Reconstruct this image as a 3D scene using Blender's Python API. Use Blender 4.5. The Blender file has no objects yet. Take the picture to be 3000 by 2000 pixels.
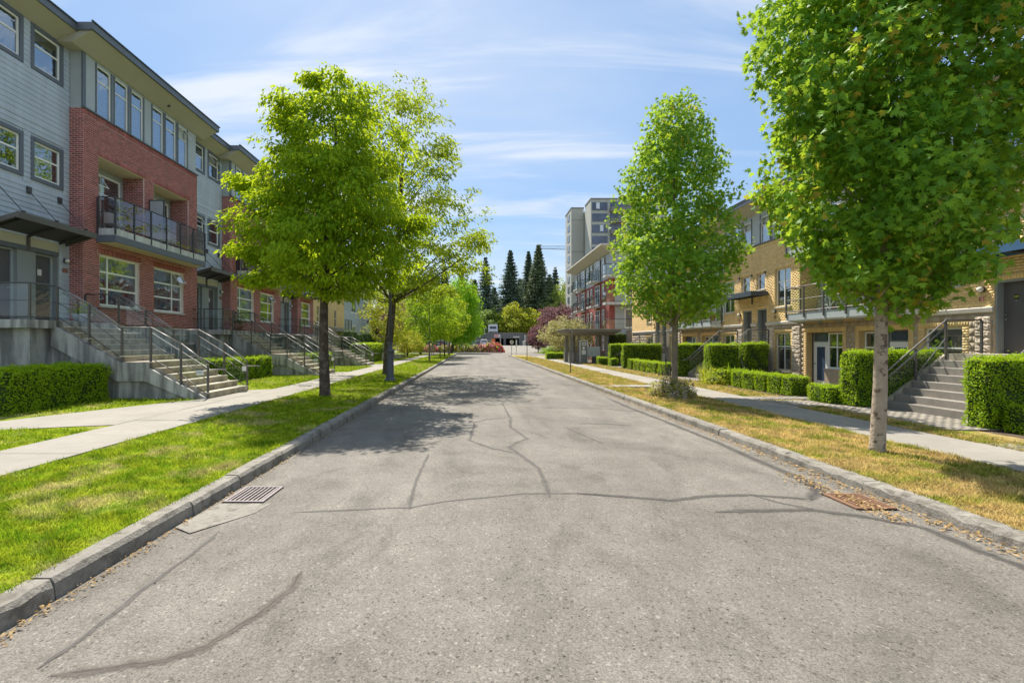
import bpy, math, random
import numpy as np
from mathutils import Vector, Matrix
random.seed(7); RNG = np.random.default_rng(7)
SC = bpy.context.scene; COL = SC.collection
# ---------------------------------------------------------------- camera
EYE = 1.8
cd = bpy.data.cameras.new('camera'); cam = bpy.data.objects.new('camera', cd); COL.objects.link(cam)
cam.location = (0, 0, EYE); cam.rotation_euler = (math.radians(90), 0, 0)
cd.sensor_width = 36; cd.lens = 16.99; cd.shift_x = 0.0357; cd.shift_y = 0.0017
cd.clip_start = 0.05; cd.clip_end = 6000; SC.camera = cam
# ---------------------------------------------------------------- light
SUN_EL, SUN_AZ = math.radians(56), math.atan2(-0.34, 0.94)
w = bpy.data.worlds.new('World'); SC.world = w; w.use_nodes = True
nt = w.node_tree; N = nt.nodes; L = nt.links; N.clear()
def nd(t, **k):
    n = N.new(t)
    for a, b in k.items(): setattr(n, a, b)
    return n
sky = nd('ShaderNodeTexSky', sky_type='NISHITA', sun_disc=False)
sky.sun_elevation = SUN_EL; sky.sun_rotation = SUN_AZ; sky.altitude = 100; sky.air_density = 1.2; sky.dust_density = 0.6; sky.ozone_density = 2.2
tc = nd('ShaderNodeTexCoord'); sep = nd('ShaderNodeSeparateXYZ'); L.new(tc.outputs['Generated'], sep.inputs[0])
def mth(op, a, b=None, c=None):
    m = nd('ShaderNodeMath', operation=op)
    for i, v in enumerate((a, b, c)):
        if v is None: continue
        if isinstance(v, (int, float)): m.inputs[i].default_value = v
        else: L.new(v, m.inputs[i])
    return m.outputs[0]
zz = mth('MAXIMUM', sep.outputs[2], 0.0); den = mth('ADD', zz, 0.22)
px = mth('DIVIDE', sep.outputs[0], den); py = mth('DIVIDE', sep.outputs[1], den)
cmb = nd('ShaderNodeCombineXYZ'); L.new(px, cmb.inputs[0]); L.new(py, cmb.inputs[1])
def cloud(rot, sc, loc, nscale, lo, hi, detail=6, dist=0.6):
    mp = nd('ShaderNodeMapping'); L.new(cmb.outputs[0], mp.inputs[0])
    mp.inputs['Rotation'].default_value = (0, 0, rot); mp.inputs['Scale'].default_value = sc; mp.inputs['Location'].default_value = loc
    no = nd('ShaderNodeTexNoise'); L.new(mp.outputs[0], no.inputs['Vector'])
    no.inputs['Scale'].default_value = nscale; no.inputs['Detail'].default_value = detail; no.inputs['Roughness'].default_value = 0.55; no.inputs['Distortion'].default_value = dist
    r = nd('ShaderNodeMapRange', interpolation_type='SMOOTHSTEP'); L.new(no.outputs[0], r.inputs[0])
    r.inputs[1].default_value = lo; r.inputs[2].default_value = hi
    return r.outputs[0]
c1 = cloud(0.16, (0.42, 2.4, 1), (1.3, 0.9, 0), 1.5, 0.45, 0.66)
c2 = cloud(-0.1, (0.5, 1.1, 1), (4.2, 2.0, 0), 1.1, 0.38, 0.72, 5, 0.3)
cl = mth('MINIMUM', mth('ADD', mth('MULTIPLY', c1, 0.8), mth('MULTIPLY', c2, 0.42)), 0.92)
mixc = nd('ShaderNodeMix', data_type='RGBA'); L.new(cl, mixc.inputs[0]); L.new(sky.outputs[0], mixc.inputs[6])
veil = nd('ShaderNodeMix', data_type='RGBA'); veil.inputs[0].default_value = 0.55; L.new(sky.outputs[0], veil.inputs[6]); veil.inputs[7].default_value = (2.05, 3.4, 5.6, 1)   # thin high haze
L.new(veil.outputs[2], mixc.inputs[6])
mixc.inputs[7].default_value = (5.6, 6.0, 6.6, 1)
bg = nd('ShaderNodeBackground'); bg.inputs[1].default_value = 0.066; L.new(mixc.outputs[2], bg.inputs[0])
wo = nd('ShaderNodeOutputWorld'); L.new(bg.outputs[0], wo.inputs[0])
sd = bpy.data.lights.new('sun', 'SUN'); sd.energy = 3.7; sd.angle = math.radians(0.55); sd.color = (1.0, 0.94, 0.84)
sun = bpy.data.objects.new('sun', sd); COL.objects.link(sun)
sv = Vector((math.cos(SUN_EL)*math.sin(SUN_AZ), math.cos(SUN_EL)*math.cos(SUN_AZ), math.sin(SUN_EL)))
sun.rotation_euler = sv.to_track_quat('Z', 'Y').to_euler()
SC.view_settings.view_transform = 'Standard'; SC.view_settings.look = 'None'; SC.view_settings.gamma = 1.0
SC.view_settings.exposure = 1.24; SC.view_settings.use_curve_mapping = False
SC.render.engine = 'CYCLES'
cy = SC.cycles; cy.max_bounces = 7; cy.diffuse_bounces = 4; cy.glossy_bounces = 3; cy.transmission_bounces = 4; cy.transparent_max_bounces = 12
cy.use_denoising = True; cy.caustics_reflective = False; cy.caustics_refractive = False
# ---------------------------------------------------------------- materials
MATS = {}
def newmat(name):
    m = bpy.data.materials.new(name); m.use_nodes = True; MATS[name] = m
    t = m.node_tree; t.nodes.clear()
    return m, t
class G:                                        # tiny node-graph helper
    def __init__(s, t): s.t = t
    def n(s, typ, ins=None, **k):
        x = s.t.nodes.new(typ)
        for a, b in k.items(): setattr(x, a, b)
        for a, b in (ins or {}).items():
            if isinstance(b, bpy.types.NodeSocket): s.t.links.new(b, x.inputs[a])
            else: x.inputs[a].default_value = b
        return x
    def noise(s, vec, scale, detail=3, rough=0.55, dist=0.0):
        return s.n('ShaderNodeTexNoise', {'Vector': vec, 'Scale': scale, 'Detail': detail, 'Roughness': rough, 'Distortion': dist}).outputs[0]
    def rng(s, v, a, b, c, d, smooth=True):
        return s.n('ShaderNodeMapRange', {0: v, 1: a, 2: b, 3: c, 4: d}, interpolation_type='SMOOTHSTEP' if smooth else 'LINEAR').outputs[0]
    def mix(s, f, a, b, blend='MIX'):
        return s.n('ShaderNodeMix', {0: f, 6: a, 7: b}, data_type='RGBA', blend_type=blend).outputs[2]
    def m(s, op, a, b=0.0):
        return s.n('ShaderNodeMath', {0: a, 1: b}, operation=op).outputs[0]
    def scale(s, col, f):
        return s.n('ShaderNodeVectorMath', {0: col, 3: f}, operation='SCALE').outputs[0]
def c4(c): return (c[0], c[1], c[2], 1)
def rnd(g):
    a = g.n('ShaderNodeNewGeometry').outputs['Random Per Island']; b = g.n('ShaderNodeObjectInfo').outputs['Random']
    return g.m('FRACT', g.m('ADD', a, b))
def mat(name, col, rough=0.7, var=0.15, ns=2.0, bump=0.0, bs=60.0, spec=0.4, metal=0.0, isl=0.0, col2=None, patch=None, coat=0.0, stain=None):
    m, t = newmat(name); g = G(t)
    pos = g.n('ShaderNodeNewGeometry').outputs['Position']
    n1 = g.noise(pos, ns, 5); n2 = g.noise(pos, ns*7.3, 3)
    f = g.rng(g.m('ADD', g.m('MULTIPLY', n1, 0.65), g.m('MULTIPLY', n2, 0.35)), 0.3, 0.7, 1-var, 1+var, False)
    c = c4(col)
    if col2 is not None:
        p = patch or (0.8, 0.45, 0.6)
        c = g.mix(g.rng(g.noise(pos, p[0], 4), p[1], p[2], 0, 1), c4(col), c4(col2))
    if isl:
        r = rnd(g); f = g.m('MULTIPLY', f, g.rng(r, 0, 1, 1-isl, 1+isl, False))
    if stain:                                   # rain streaks: narrow across, long down the wall
        mp = g.n('ShaderNodeMapping', {0: pos, 'Scale': (3.2, 3.2, 0.35)}).outputs[0]
        f = g.m('MULTIPLY', f, g.rng(g.noise(mp, 1.3, 5), 0.38, 0.62, 1-stain, 1+stain*0.4))
    cc = g.scale(c, f) if not isinstance(c, tuple) else g.scale(c[:3], f)
    ins = {'Base Color': cc, 'Roughness': rough, 'Metallic': metal, 'Specular IOR Level': spec, 'Coat Weight': coat}
    if bump:
        h = g.noise(pos, bs, 4, 0.6)
        ins['Normal'] = g.n('ShaderNodeBump', {'Strength': bump, 'Distance': 0.02, 'Height': h}).outputs[0]
    b = g.n('ShaderNodeBsdfPrincipled', ins)
    g.n('ShaderNodeOutputMaterial', {0: b.outputs[0]}); return m
def mat_leaf(name, ca, cb, trans=0.45, tcol=None, spec=0.35, rough=0.45, accent=None):
    m, t = newmat(name); g = G(t)
    pos = g.n('ShaderNodeNewGeometry').outputs['Position']
    r = rnd(g); n1 = g.noise(pos, 0.8, 2)
    f = g.rng(g.m('ADD', g.m('MULTIPLY', r, 0.55), g.m('MULTIPLY', n1, 0.45)), 0.2, 0.75, 0, 1)
    c = g.mix(f, c4(ca), c4(cb))
    if accent:
        c = g.mix(g.m('MULTIPLY', g.rng(r, 0.88, 0.92, 0, 1), g.rng(g.noise(pos, 0.7, 2), 0.52, 0.6, 0, 1)), c, c4(accent))
    tc_ = g.mix(0.5, c, c4(tcol or (0.28, 0.36, 0.02)))
    b = g.n('ShaderNodeBsdfPrincipled', {'Base Color': c, 'Roughness': rough, 'Specular IOR Level': spec})
    tr = g.n('ShaderNodeBsdfTranslucent', {'Color': tc_})
    mx = g.n('ShaderNodeMixShader', {0: trans, 1: b.outputs[0], 2: tr.outputs[0]})
    g.n('ShaderNodeOutputMaterial', {0: mx.outputs[0]}); return m
def mat_glass(name, tint, refl, rough=0.02, wave=0.0):
    m, t = newmat(name); g = G(t)
    lw = g.m('POWER', g.n('ShaderNodeLayerWeight', {'Blend': 0.5}).outputs['Facing'], 5.0)
    f = g.m('ADD', g.m('MULTIPLY', lw, 0.7), refl+0.02)
    ins = {'Color': (0.9, 0.95, 1, 1), 'Roughness': rough}
    if wave:
        pos = g.n('ShaderNodeNewGeometry').outputs['Position']
        ins['Normal'] = g.n('ShaderNodeBump', {'Strength': wave, 'Distance': 0.05, 'Height': g.noise(pos, 1.6, 2, 0.5, 0.8)}).outputs[0]
    gl = g.n('ShaderNodeBsdfAnisotropic', ins); tr = g.n('ShaderNodeBsdfTransparent', {0: c4(tint)})
    mx = g.n('ShaderNodeMixShader', {0: f, 1: tr.outputs[0], 2: gl.outputs[0]})
    g.n('ShaderNodeOutputMaterial', {0: mx.outputs[0]}); return m

def mat_asphalt():
    m, t = newmat('asphalt'); g = G(t)
    pos = g.n('ShaderNodeNewGeometry').outputs['Position']
    vo = g.n('ShaderNodeTexVoronoi', {'Vector': pos, 'Scale': 120.0, 'Randomness': 1.0})
    chip = g.n('ShaderNodeSeparateColor', {0: vo.outputs['Color']}).outputs[0]
    vo2 = g.n('ShaderNodeTexVoronoi', {'Vector': pos, 'Scale': 62.0})
    chip2 = g.n('ShaderNodeSeparateColor', {0: vo2.outputs['Color']}).outputs[1]
    big = g.noise(pos, 0.35, 5, 0.6, 0.6); mid = g.noise(pos, 3.0, 4)
    mp = g.n('ShaderNodeMapping', {0: pos, 'Scale': (1.2, 0.06, 1)}).outputs[0]
    lane = g.noise(mp, 1.0, 3)
    base = g.mix(g.rng(big, 0.35, 0.65, 0, 1), (0.155, 0.140, 0.119, 1), (0.197, 0.180, 0.154, 1))
    f = g.m('MULTIPLY', g.rng(chip, 0, 1, 0.68, 1.30, False), g.rng(mid, 0.3, 0.7, 0.9, 1.1, False))
    f = g.m('MULTIPLY', f, g.rng(lane, 0.35, 0.65, 0.93, 1.07, False))
    f = g.m('ADD', f, g.rng(chip2, 0.94, 1.0, 0, 0.6, False))
    f = g.m('SUBTRACT', f, g.rng(chip2, 0.0, 0.08, 0.5, 0.0, False))
    blot = g.noise(g.n('ShaderNodeMapping', {0: pos, 'Scale': (1.0, 0.45, 1)}).outputs[0], 0.9, 6, 0.68, 1.2)
    f = g.m('MULTIPLY', f, g.rng(blot, 0.36, 0.52, 0.80, 1.0)); f = g.m('MULTIPLY', f, g.rng(blot, 0.60, 0.74, 1.0, 1.10))
    sx = g.n('ShaderNodeSeparateXYZ', {0: pos}).outputs[0]; tr_ = g.m('ABSOLUTE', g.m('SUBTRACT', g.m('PINGPONG', g.m('SUBTRACT', sx, -2.1), 0.85), 0.42))
    f = g.m('MULTIPLY', f, g.rng(tr_, 0.0, 0.42, 1.03, 0.96))
    c = g.scale(base, f)
    h = g.m('ADD', g.m('MULTIPLY', chip, 0.7), g.noise(pos, 140.0, 2))
    bp = g.n('ShaderNodeBump', {'Strength': 0.5, 'Distance': 0.006, 'Height': h}).outputs[0]
    b = g.n('ShaderNodeBsdfPrincipled', {'Base Color': c, 'Roughness': 0.85, 'Specular IOR Level': 0.25, 'Normal': bp})
    g.n('ShaderNodeOutputMaterial', {0: b.outputs[0]})
mat_asphalt()
def mat_lawn(name, ca, cb, cc, lo, hi, psc=0.7):
    m, t = newmat(name); g = G(t)
    pos = g.n('ShaderNodeNewGeometry').outputs['Position']
    p1 = g.rng(g.noise(pos, psc, 5, 0.6, 0.4), lo, hi, 0, 1)
    c = g.mix(p1, g.mix(g.rng(g.noise(pos, 5.0, 3), 0.35, 0.65, 0, 1), c4(ca), c4(cb)), c4(cc))
    r = rnd(g); c = g.scale(c, g.rng(r, 0, 1, 0.65, 1.35, False))
    c = g.scale(c, g.rng(g.noise(pos, 45.0, 3), 0.3, 0.7, 0.75, 1.25, False)); c = g.scale(c, g.rng(g.noise(pos, 4.5, 4, 0.65), 0.35, 0.65, 0.62, 1.2, False))  # noise darkening puts shadow variation into the grass colour
    bp = g.n('ShaderNodeBump', {'Strength': 0.8, 'Distance': 0.03, 'Height': g.noise(pos, 70.0, 4)}).outputs[0]
    b = g.n('ShaderNodeBsdfPrincipled', {'Base Color': c, 'Roughness': 0.9, 'Specular IOR Level': 0.05, 'Normal': bp})
    tr = g.n('ShaderNodeBsdfTranslucent', {'Color': g.scale(c, 1.3)})
    mx = g.n('ShaderNodeMixShader', {0: 0.25, 1: b.outputs[0], 2: tr.outputs[0]})
    g.n('ShaderNodeOutputMaterial', {0: mx.outputs[0]})
mat_lawn('lawn_green', (0.22, 0.36, 0.014), (0.44, 0.51, 0.03), (0.60, 0.53, 0.20), 0.50, 0.70, 1.3)
mat_lawn('lawn_dry', (0.25, 0.32, 0.03), (0.52, 0.41, 0.12), (0.60, 0.45, 0.18), 0.42, 0.58, 1.4)
mat('concrete', (0.285, 0.262, 0.225), 0.85, 0.16, 0.8, 0.25, 60, 0.25, isl=0.05)
mat('concrete_old', (0.265, 0.245, 0.21), 0.9, 0.28, 3.0, 0.7, 45, 0.2, col2=(0.16, 0.145, 0.12), patch=(6, 0.47, 0.64), isl=0.08)
mat('concrete_wall', (0.40, 0.385, 0.35), 0.85, 0.2, 0.7, 0.25, 30, 0.25, stain=0.5)
mat('concrete_step', (0.42, 0.37, 0.285), 0.88, 0.28, 2.0, 0.35, 50, 0.25, isl=0.08, stain=0.25)
mat('step_dark', (0.26, 0.235, 0.205), 0.88, 0.22, 3.0, 0.4, 50, 0.25, isl=0.07)
mat('paver', (0.27, 0.243, 0.205), 0.85, 0.15, 3.0, 0.3, 60, 0.2, isl=0.16)
mat('soil', (0.11, 0.08, 0.055), 0.95, 0.3, 3.0, 0.6, 40, 0.1)
mat('red_brick', (0.40, 0.125, 0.11), 0.85, 0.14, 5.0, 0.3, 120, 0.2, isl=0.22, stain=0.08)
mat('red_mortar', (0.80, 0.66, 0.62), 0.95, 0.1, 4.0)
mat('yellow_brick', (0.80, 0.56, 0.265), 0.85, 0.08, 5.0, 0.15, 120, 0.2, isl=0.09, stain=0.05)
mat('yellow_mortar', (0.60, 0.435, 0.215), 0.95, 0.1, 4.0)
mat('block', (0.43, 0.345, 0.26), 0.9, 0.12, 3.0, 0.3, 70, 0.2, isl=0.07)
mat('split_stone', (0.60, 0.50, 0.40), 0.95, 0.25, 9.0, 1.0, 26, 0.15, isl=0.1)
mat('stone_cap', (0.55, 0.51, 0.45), 0.8, 0.08, 3.0)
mat('siding', (0.47, 0.52, 0.58), 0.6, 0.06, 1.2, 0.1, 30, 0.35, isl=0.04, stain=0.07)
mat('siding_cream', (0.55, 0.52, 0.40), 0.6, 0.05, 1.2, isl=0.03)
mat('trim_grey', (0.13, 0.147, 0.175), 0.55, 0.06, 1.5)
mat('panel_grey', (0.42, 0.455, 0.465), 0.6, 0.07, 1.2)
mat('soffit', (0.46, 0.435, 0.365), 0.75, 0.05, 1.0)
mat('soffit_warm', (0.75, 0.66, 0.48), 0.75, 0.05, 1.0)
mat('fascia', (0.12, 0.135, 0.155), 0.45, 0.06, 1.0, spec=0.5)
mat('balcony_slab', (0.55, 0.56, 0.53), 0.7, 0.07, 1.5, stain=0.15)
mat('white_frame', (0.85, 0.84, 0.79), 0.45, 0.05, 2.0)
mat('dark_metal', (0.055, 0.055, 0.06), 0.5, 0.15, 6.0, spec=0.5)
mat('bronze_metal', (0.105, 0.095, 0.088), 0.4, 0.12, 6.0, spec=0.5)
mat('rail_steel', (0.27, 0.25, 0.24), 0.42, 0.08, 6.0, metal=0.4)
mat('navy_metal', (0.05, 0.065, 0.085), 0.4, 0.1, 4.0, spec=0.5)
mat('blue_metal', (0.06, 0.14, 0.27), 0.4, 0.1, 4.0, spec=0.5)
mat('door_dark', (0.105, 0.10, 0.105), 0.5, 0.08, 1.5)
mat('door_grey', (0.28, 0.30, 0.30), 0.5, 0.08, 1.5)
mat('lit_nosing', (0.62, 0.585, 0.50), 0.8, 0.15, 6.0)  # nosing strips; the pale colour also puts in sunlit tread edges
mat('white_paint', (0.75, 0.75, 0.73), 0.5, 0.06, 2.0)
mat('interior', (0.05, 0.05, 0.047), 0.9, 0.6, 0.9)  # near-black colour that puts in the dimness of unlit rooms behind glass
mat('curtain', (0.70, 0.74, 0.78), 0.9, 0.18, 3.0)
mat('blind', (0.36, 0.37, 0.35), 0.9, 0.15, 2.0)
mat_glass('window_glass', (0.66, 0.70, 0.70), 0.26, 0.02, 0.12)
mat_glass('guard_glass', (0.93, 0.955, 0.945), 0.015, 0.02, 0.0)
mat_glass('tint_glass', (0.72, 0.68, 0.66), 0.07, 0.02, 0.0)
mat('bark_dark', (0.085, 0.065, 0.05), 0.95, 0.35, 6.0, 1.0, 22, 0.15, col2=(0.15, 0.13, 0.10), patch=(5, 0.5, 0.65))
mat('bark_pale', (0.37, 0.305, 0.235), 0.9, 0.25, 6.0, 0.8, 25, 0.15, col2=(0.14, 0.105, 0.08), patch=(11, 0.54, 0.64))
mat('bark_mid', (0.22, 0.185, 0.14), 0.95, 0.3, 6.0, 0.8, 25, 0.15)
mat_leaf('leaf_maple', (0.075, 0.23, 0.026), (0.22, 0.46, 0.04), 0.48, (0.60, 0.67, 0.03), 0.25, 0.55, accent=(0.48, 0.36, 0.05))
mat_leaf('leaf_chestnut', (0.14, 0.3, 0.01), (0.3, 0.47, 0.018), 0.52, (0.7, 0.72, 0.02), 0.22, 0.6)
mat_leaf('leaf_olive', (0.16, 0.28, 0.012), (0.32, 0.43, 0.03), 0.5, (0.6, 0.64, 0.03), 0.22, 0.6)
mat_leaf('leaf_young', (0.11, 0.24, 0.01), (0.24, 0.39, 0.02), 0.48, (0.46, 0.58, 0.02), 0.22, 0.6)
mat_leaf('leaf_willow', (0.16, 0.36, 0.01), (0.27, 0.5, 0.02), 0.5, (0.42, 0.66, 0.02), 0.22, 0.6)
mat_leaf('leaf_shrub', (0.28, 0.35, 0.02), (0.48, 0.48, 0.06), 0.45, (0.6, 0.6, 0.03), 0.22, 0.6)
mat_leaf('leaf_plum', (0.12, 0.055, 0.065), (0.27, 0.155, 0.165), 0.35, (0.38, 0.14, 0.15), 0.22, 0.6)
mat_leaf('leaf_bloom', (0.2, 0.25, 0.04), (0.62, 0.54, 0.3), 0.35, (0.55, 0.5, 0.15), 0.22, 0.6)
mat_leaf('leaf_forest', (0.12, 0.21, 0.03), (0.27, 0.36, 0.08), 0.4, (0.45, 0.55, 0.07), 0.22, 0.6)
mat_leaf('leaf_birch', (0.24, 0.31, 0.06), (0.37, 0.45, 0.11), 0.4, (0.5, 0.58, 0.08), 0.22, 0.6)
mat_leaf('needle_dark', (0.07, 0.12, 0.085), (0.16, 0.22, 0.145), 0.2, (0.18, 0.25, 0.1), 0.22, 0.6)
mat_leaf('needle_olive', (0.1, 0.14, 0.07), (0.22, 0.27, 0.14), 0.2, (0.25, 0.3, 0.1), 0.22, 0.6)
mat_leaf('leaf_hedge', (0.17, 0.34, 0.008), (0.37, 0.53, 0.02), 0.44, (0.62, 0.72, 0.015), 0.22, 0.6)
mat_leaf('leaf_cedar', (0.05, 0.1, 0.02), (0.1, 0.18, 0.03), 0.25, (0.2, 0.3, 0.03), 0.22, 0.6)
mat_leaf('leaf_dry', (0.38, 0.29, 0.23), (0.62, 0.52, 0.45), 0.25, (0.5, 0.4, 0.3), 0.1, 0.8)
mat_leaf('flower_pink', (0.66, 0.10, 0.24), (0.80, 0.28, 0.42), 0.3, (0.8, 0.2, 0.3), 0.2)
mat_leaf('flower_red', (0.68, 0.05, 0.13), (0.80, 0.16, 0.27), 0.3, (0.85, 0.12, 0.18), 0.2)
mat_leaf('flower_mauve', (0.30, 0.12, 0.16), (0.60, 0.42, 0.45), 0.3, (0.5, 0.2, 0.3), 0.2)
mat_leaf('litter', (0.34, 0.21, 0.085), (0.52, 0.37, 0.18), 0.2, (0.5, 0.3, 0.1), 0.1, 0.8)
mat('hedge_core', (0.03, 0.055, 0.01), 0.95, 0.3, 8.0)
def mat_seal(name, col):
    m, t = newmat(name); g = G(t); pos = g.n('ShaderNodeNewGeometry').outputs['Position']
    e = g.n('ShaderNodeAttribute', attribute_name='edge').outputs['Fac']
    a = g.rng(g.m('ADD', e, g.m('MULTIPLY', g.m('SUBTRACT', g.noise(pos, 30.0, 4), 0.5), 1.1)), 0.05, 0.85, 0, 0.68)
    c = g.scale(c4(col)[:3], g.rng(g.noise(pos, 5.0, 3), 0.3, 0.7, 0.85, 1.15, False))
    c = g.scale(c, g.rng(g.m('ADD', e, g.m('MULTIPLY', g.noise(pos, 9.0, 4, 0.7), 0.7)), 1.15, 1.32, 1.0, 0.5))
    b = g.n('ShaderNodeBsdfPrincipled', {'Base Color': c, 'Roughness': 0.75, 'Specular IOR Level': 0.3})
    mx = g.n('ShaderNodeMixShader', {0: a, 1: g.n('ShaderNodeBsdfTransparent').outputs[0], 2: b.outputs[0]})
    g.n('ShaderNodeOutputMaterial', {0: mx.outputs[0]})
mat_seal('seal_dark', (0.098, 0.09, 0.083)); mat_seal('seal_grey', (0.135, 0.125, 0.114)); mat_seal('seal_brown', (0.12, 0.101, 0.086))
mat('iron', (0.19, 0.165, 0.165), 0.6, 0.25, 8.0, 0.3, 60, 0.4, metal=0.4)
mat('iron_rust', (0.22, 0.12, 0.07), 0.8, 0.3, 8.0, 0.3, 60, 0.3)
mat('shade_black', (0.01, 0.01, 0.01), 1.0, 0.1)  # black that puts shade into solid surfaces: drain shaft, back of parkade
mat('lamp_paint', (0.085, 0.09, 0.115), 0.45, 0.1, 4.0, spec=0.5)
mat('lamp_glass', (0.75, 0.74, 0.70), 0.3, 0.03, 4.0)
mat('tower_wall', (0.46, 0.46, 0.41), 0.85, 0.06, 0.15, stain=0.06)
mat('tower_dark', (0.24, 0.23, 0.20), 0.85, 0.06, 0.15)
mat('tower_glass', (0.06, 0.085, 0.14), 0.08, 0.6, 0.35, spec=0.9)
mat('parkade', (0.15, 0.15, 0.15), 0.85, 0.12, 0.4)
mat('sign_white', (0.74, 0.74, 0.70), 0.5, 0.03, 3.0)
mat('sign_red', (0.62, 0.06, 0.08), 0.5, 0.05, 3.0)
mat('sign_black', (0.02, 0.02, 0.02), 0.5, 0.05, 3.0)
mat('sign_yellow', (0.70, 0.62, 0.08), 0.5, 0.05, 3.0)
mat('sign_grey', (0.38, 0.38, 0.37), 0.5, 0.05, 3.0, metal=0.3)
mat('plaque', (0.30, 0.14, 0.11), 0.6, 0.1, 9.0)
mat('kiosk_grey', (0.22, 0.215, 0.20), 0.7, 0.08, 1.5)
mat('kiosk_roof', (0.19, 0.18, 0.17), 0.7, 0.1, 1.5)
mat('mailbox', (0.34, 0.385, 0.42), 0.45, 0.05, 2.0, metal=0.2)
mat('planter', (0.44, 0.45, 0.47), 0.5, 0.08, 3.0)
mat('terracotta', (0.24, 0.11, 0.07), 0.7, 0.1, 4.0)
mat('car_white', (0.6, 0.6, 0.6), 0.25, 0.02, 2.0, spec=0.6, coat=0.6)
mat('car_dark', (0.035, 0.04, 0.05), 0.25, 0.05, 2.0, spec=0.6, coat=0.6)
mat('car_silver', (0.42, 0.43, 0.44), 0.3, 0.03, 2.0, spec=0.6, coat=0.6)
mat('car_teal', (0.09, 0.22, 0.23), 0.25, 0.03, 2.0, spec=0.6, coat=0.6)
mat('car_glass', (0.02, 0.025, 0.03), 0.05, 0.05, 2.0, spec=0.9)
mat('tyre', (0.02, 0.02, 0.02), 0.85, 0.1, 6.0)
mat('chrome', (0.6, 0.6, 0.6), 0.2, 0.03, 3.0, metal=0.9)
mat('tail_red', (0.5, 0.02, 0.02), 0.3, 0.03, 3.0)
mat('skin', (0.52, 0.33, 0.24), 0.6, 0.05, 6.0)
mat('coat_tan', (0.47, 0.36, 0.27), 0.85, 0.1, 8.0)
mat('cloth_dark', (0.05, 0.045, 0.045), 0.85, 0.1, 8.0)
mat('hat_straw', (0.55, 0.47, 0.33), 0.85, 0.1, 20.0)
mat('orange_paint', (0.62, 0.16, 0.05), 0.6, 0.08, 3.0)
mat('crane_steel', (0.20, 0.24, 0.32), 0.6, 0.05, 1.0)
mat('ground_far', (0.10, 0.12, 0.05), 0.95, 0.3, 0.05, col2=(0.16, 0.15, 0.10), patch=(0.02, 0.4, 0.6))
# ---------------------------------------------------------------- builders
WL = {}
def wl(o): return WL.get(o.name, Vector((0, 0, 0)))
def link(name, me, m, parent=None):
    o = bpy.data.objects.new(name, me); COL.objects.link(o)
    if m is not None and not me.materials: me.materials.append(MATS[m])
    if parent is not None:
        o.parent = parent; o.location = -wl(parent)
    return o
def tag(o, label=None, cat=None, group=None, kind=None):
    if label: o['label'] = label
    if cat: o['category'] = cat
    if group: o['group'] = group
    if kind: o['kind'] = kind
    return o
def thing(name, label, cat, loc=(0, 0, 0), group=None):
    o = bpy.data.objects.new(name, None); COL.objects.link(o); o.location = loc; o.empty_display_size = 0.2
    WL[o.name] = Vector(loc); return tag(o, label, cat, group)
def copy_tree(o, parent=None, loc=None):
    c = o.copy(); COL.objects.link(c); c.parent = parent
    if loc is not None: c.location = loc
    for ch in list(o.children): copy_tree(ch, c)
    return c
def mesh_np(name, V, F):
    me = bpy.data.meshes.new(name); V = np.asarray(V, np.float32); F = np.asarray(F, np.int32)
    n, k = F.shape
    me.vertices.add(len(V)); me.vertices.foreach_set('co', V.ravel())
    me.loops.add(n*k); me.loops.foreach_set('vertex_index', F.ravel())
    me.polygons.add(n); me.polygons.foreach_set('loop_start', np.arange(0, n*k, k, dtype=np.int32))
    me.update(calc_edges=True); me.validate(); return me
BF = np.array([[0,3,2,1],[4,5,6,7],[0,1,5,4],[1,2,6,5],[2,3,7,6],[3,0,4,7]])
def boxes_mesh(name, A):
    A = np.asarray(A, float).reshape(-1, 6); A = np.stack([np.minimum(A[:,0],A[:,1]), np.maximum(A[:,0],A[:,1]), np.minimum(A[:,2],A[:,3]), np.maximum(A[:,2],A[:,3]), A[:,4], A[:,5]], 1)
    ix = [(0,2,4),(1,2,4),(1,3,4),(0,3,4),(0,2,5),(1,2,5),(1,3,5),(0,3,5)]
    V = np.stack([A[:, list(i)] for i in ix], 1).reshape(-1, 3)
    F = (BF[None] + (np.arange(len(A))*8)[:, None, None]).reshape(-1, 4)
    return mesh_np(name, V, F)
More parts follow.
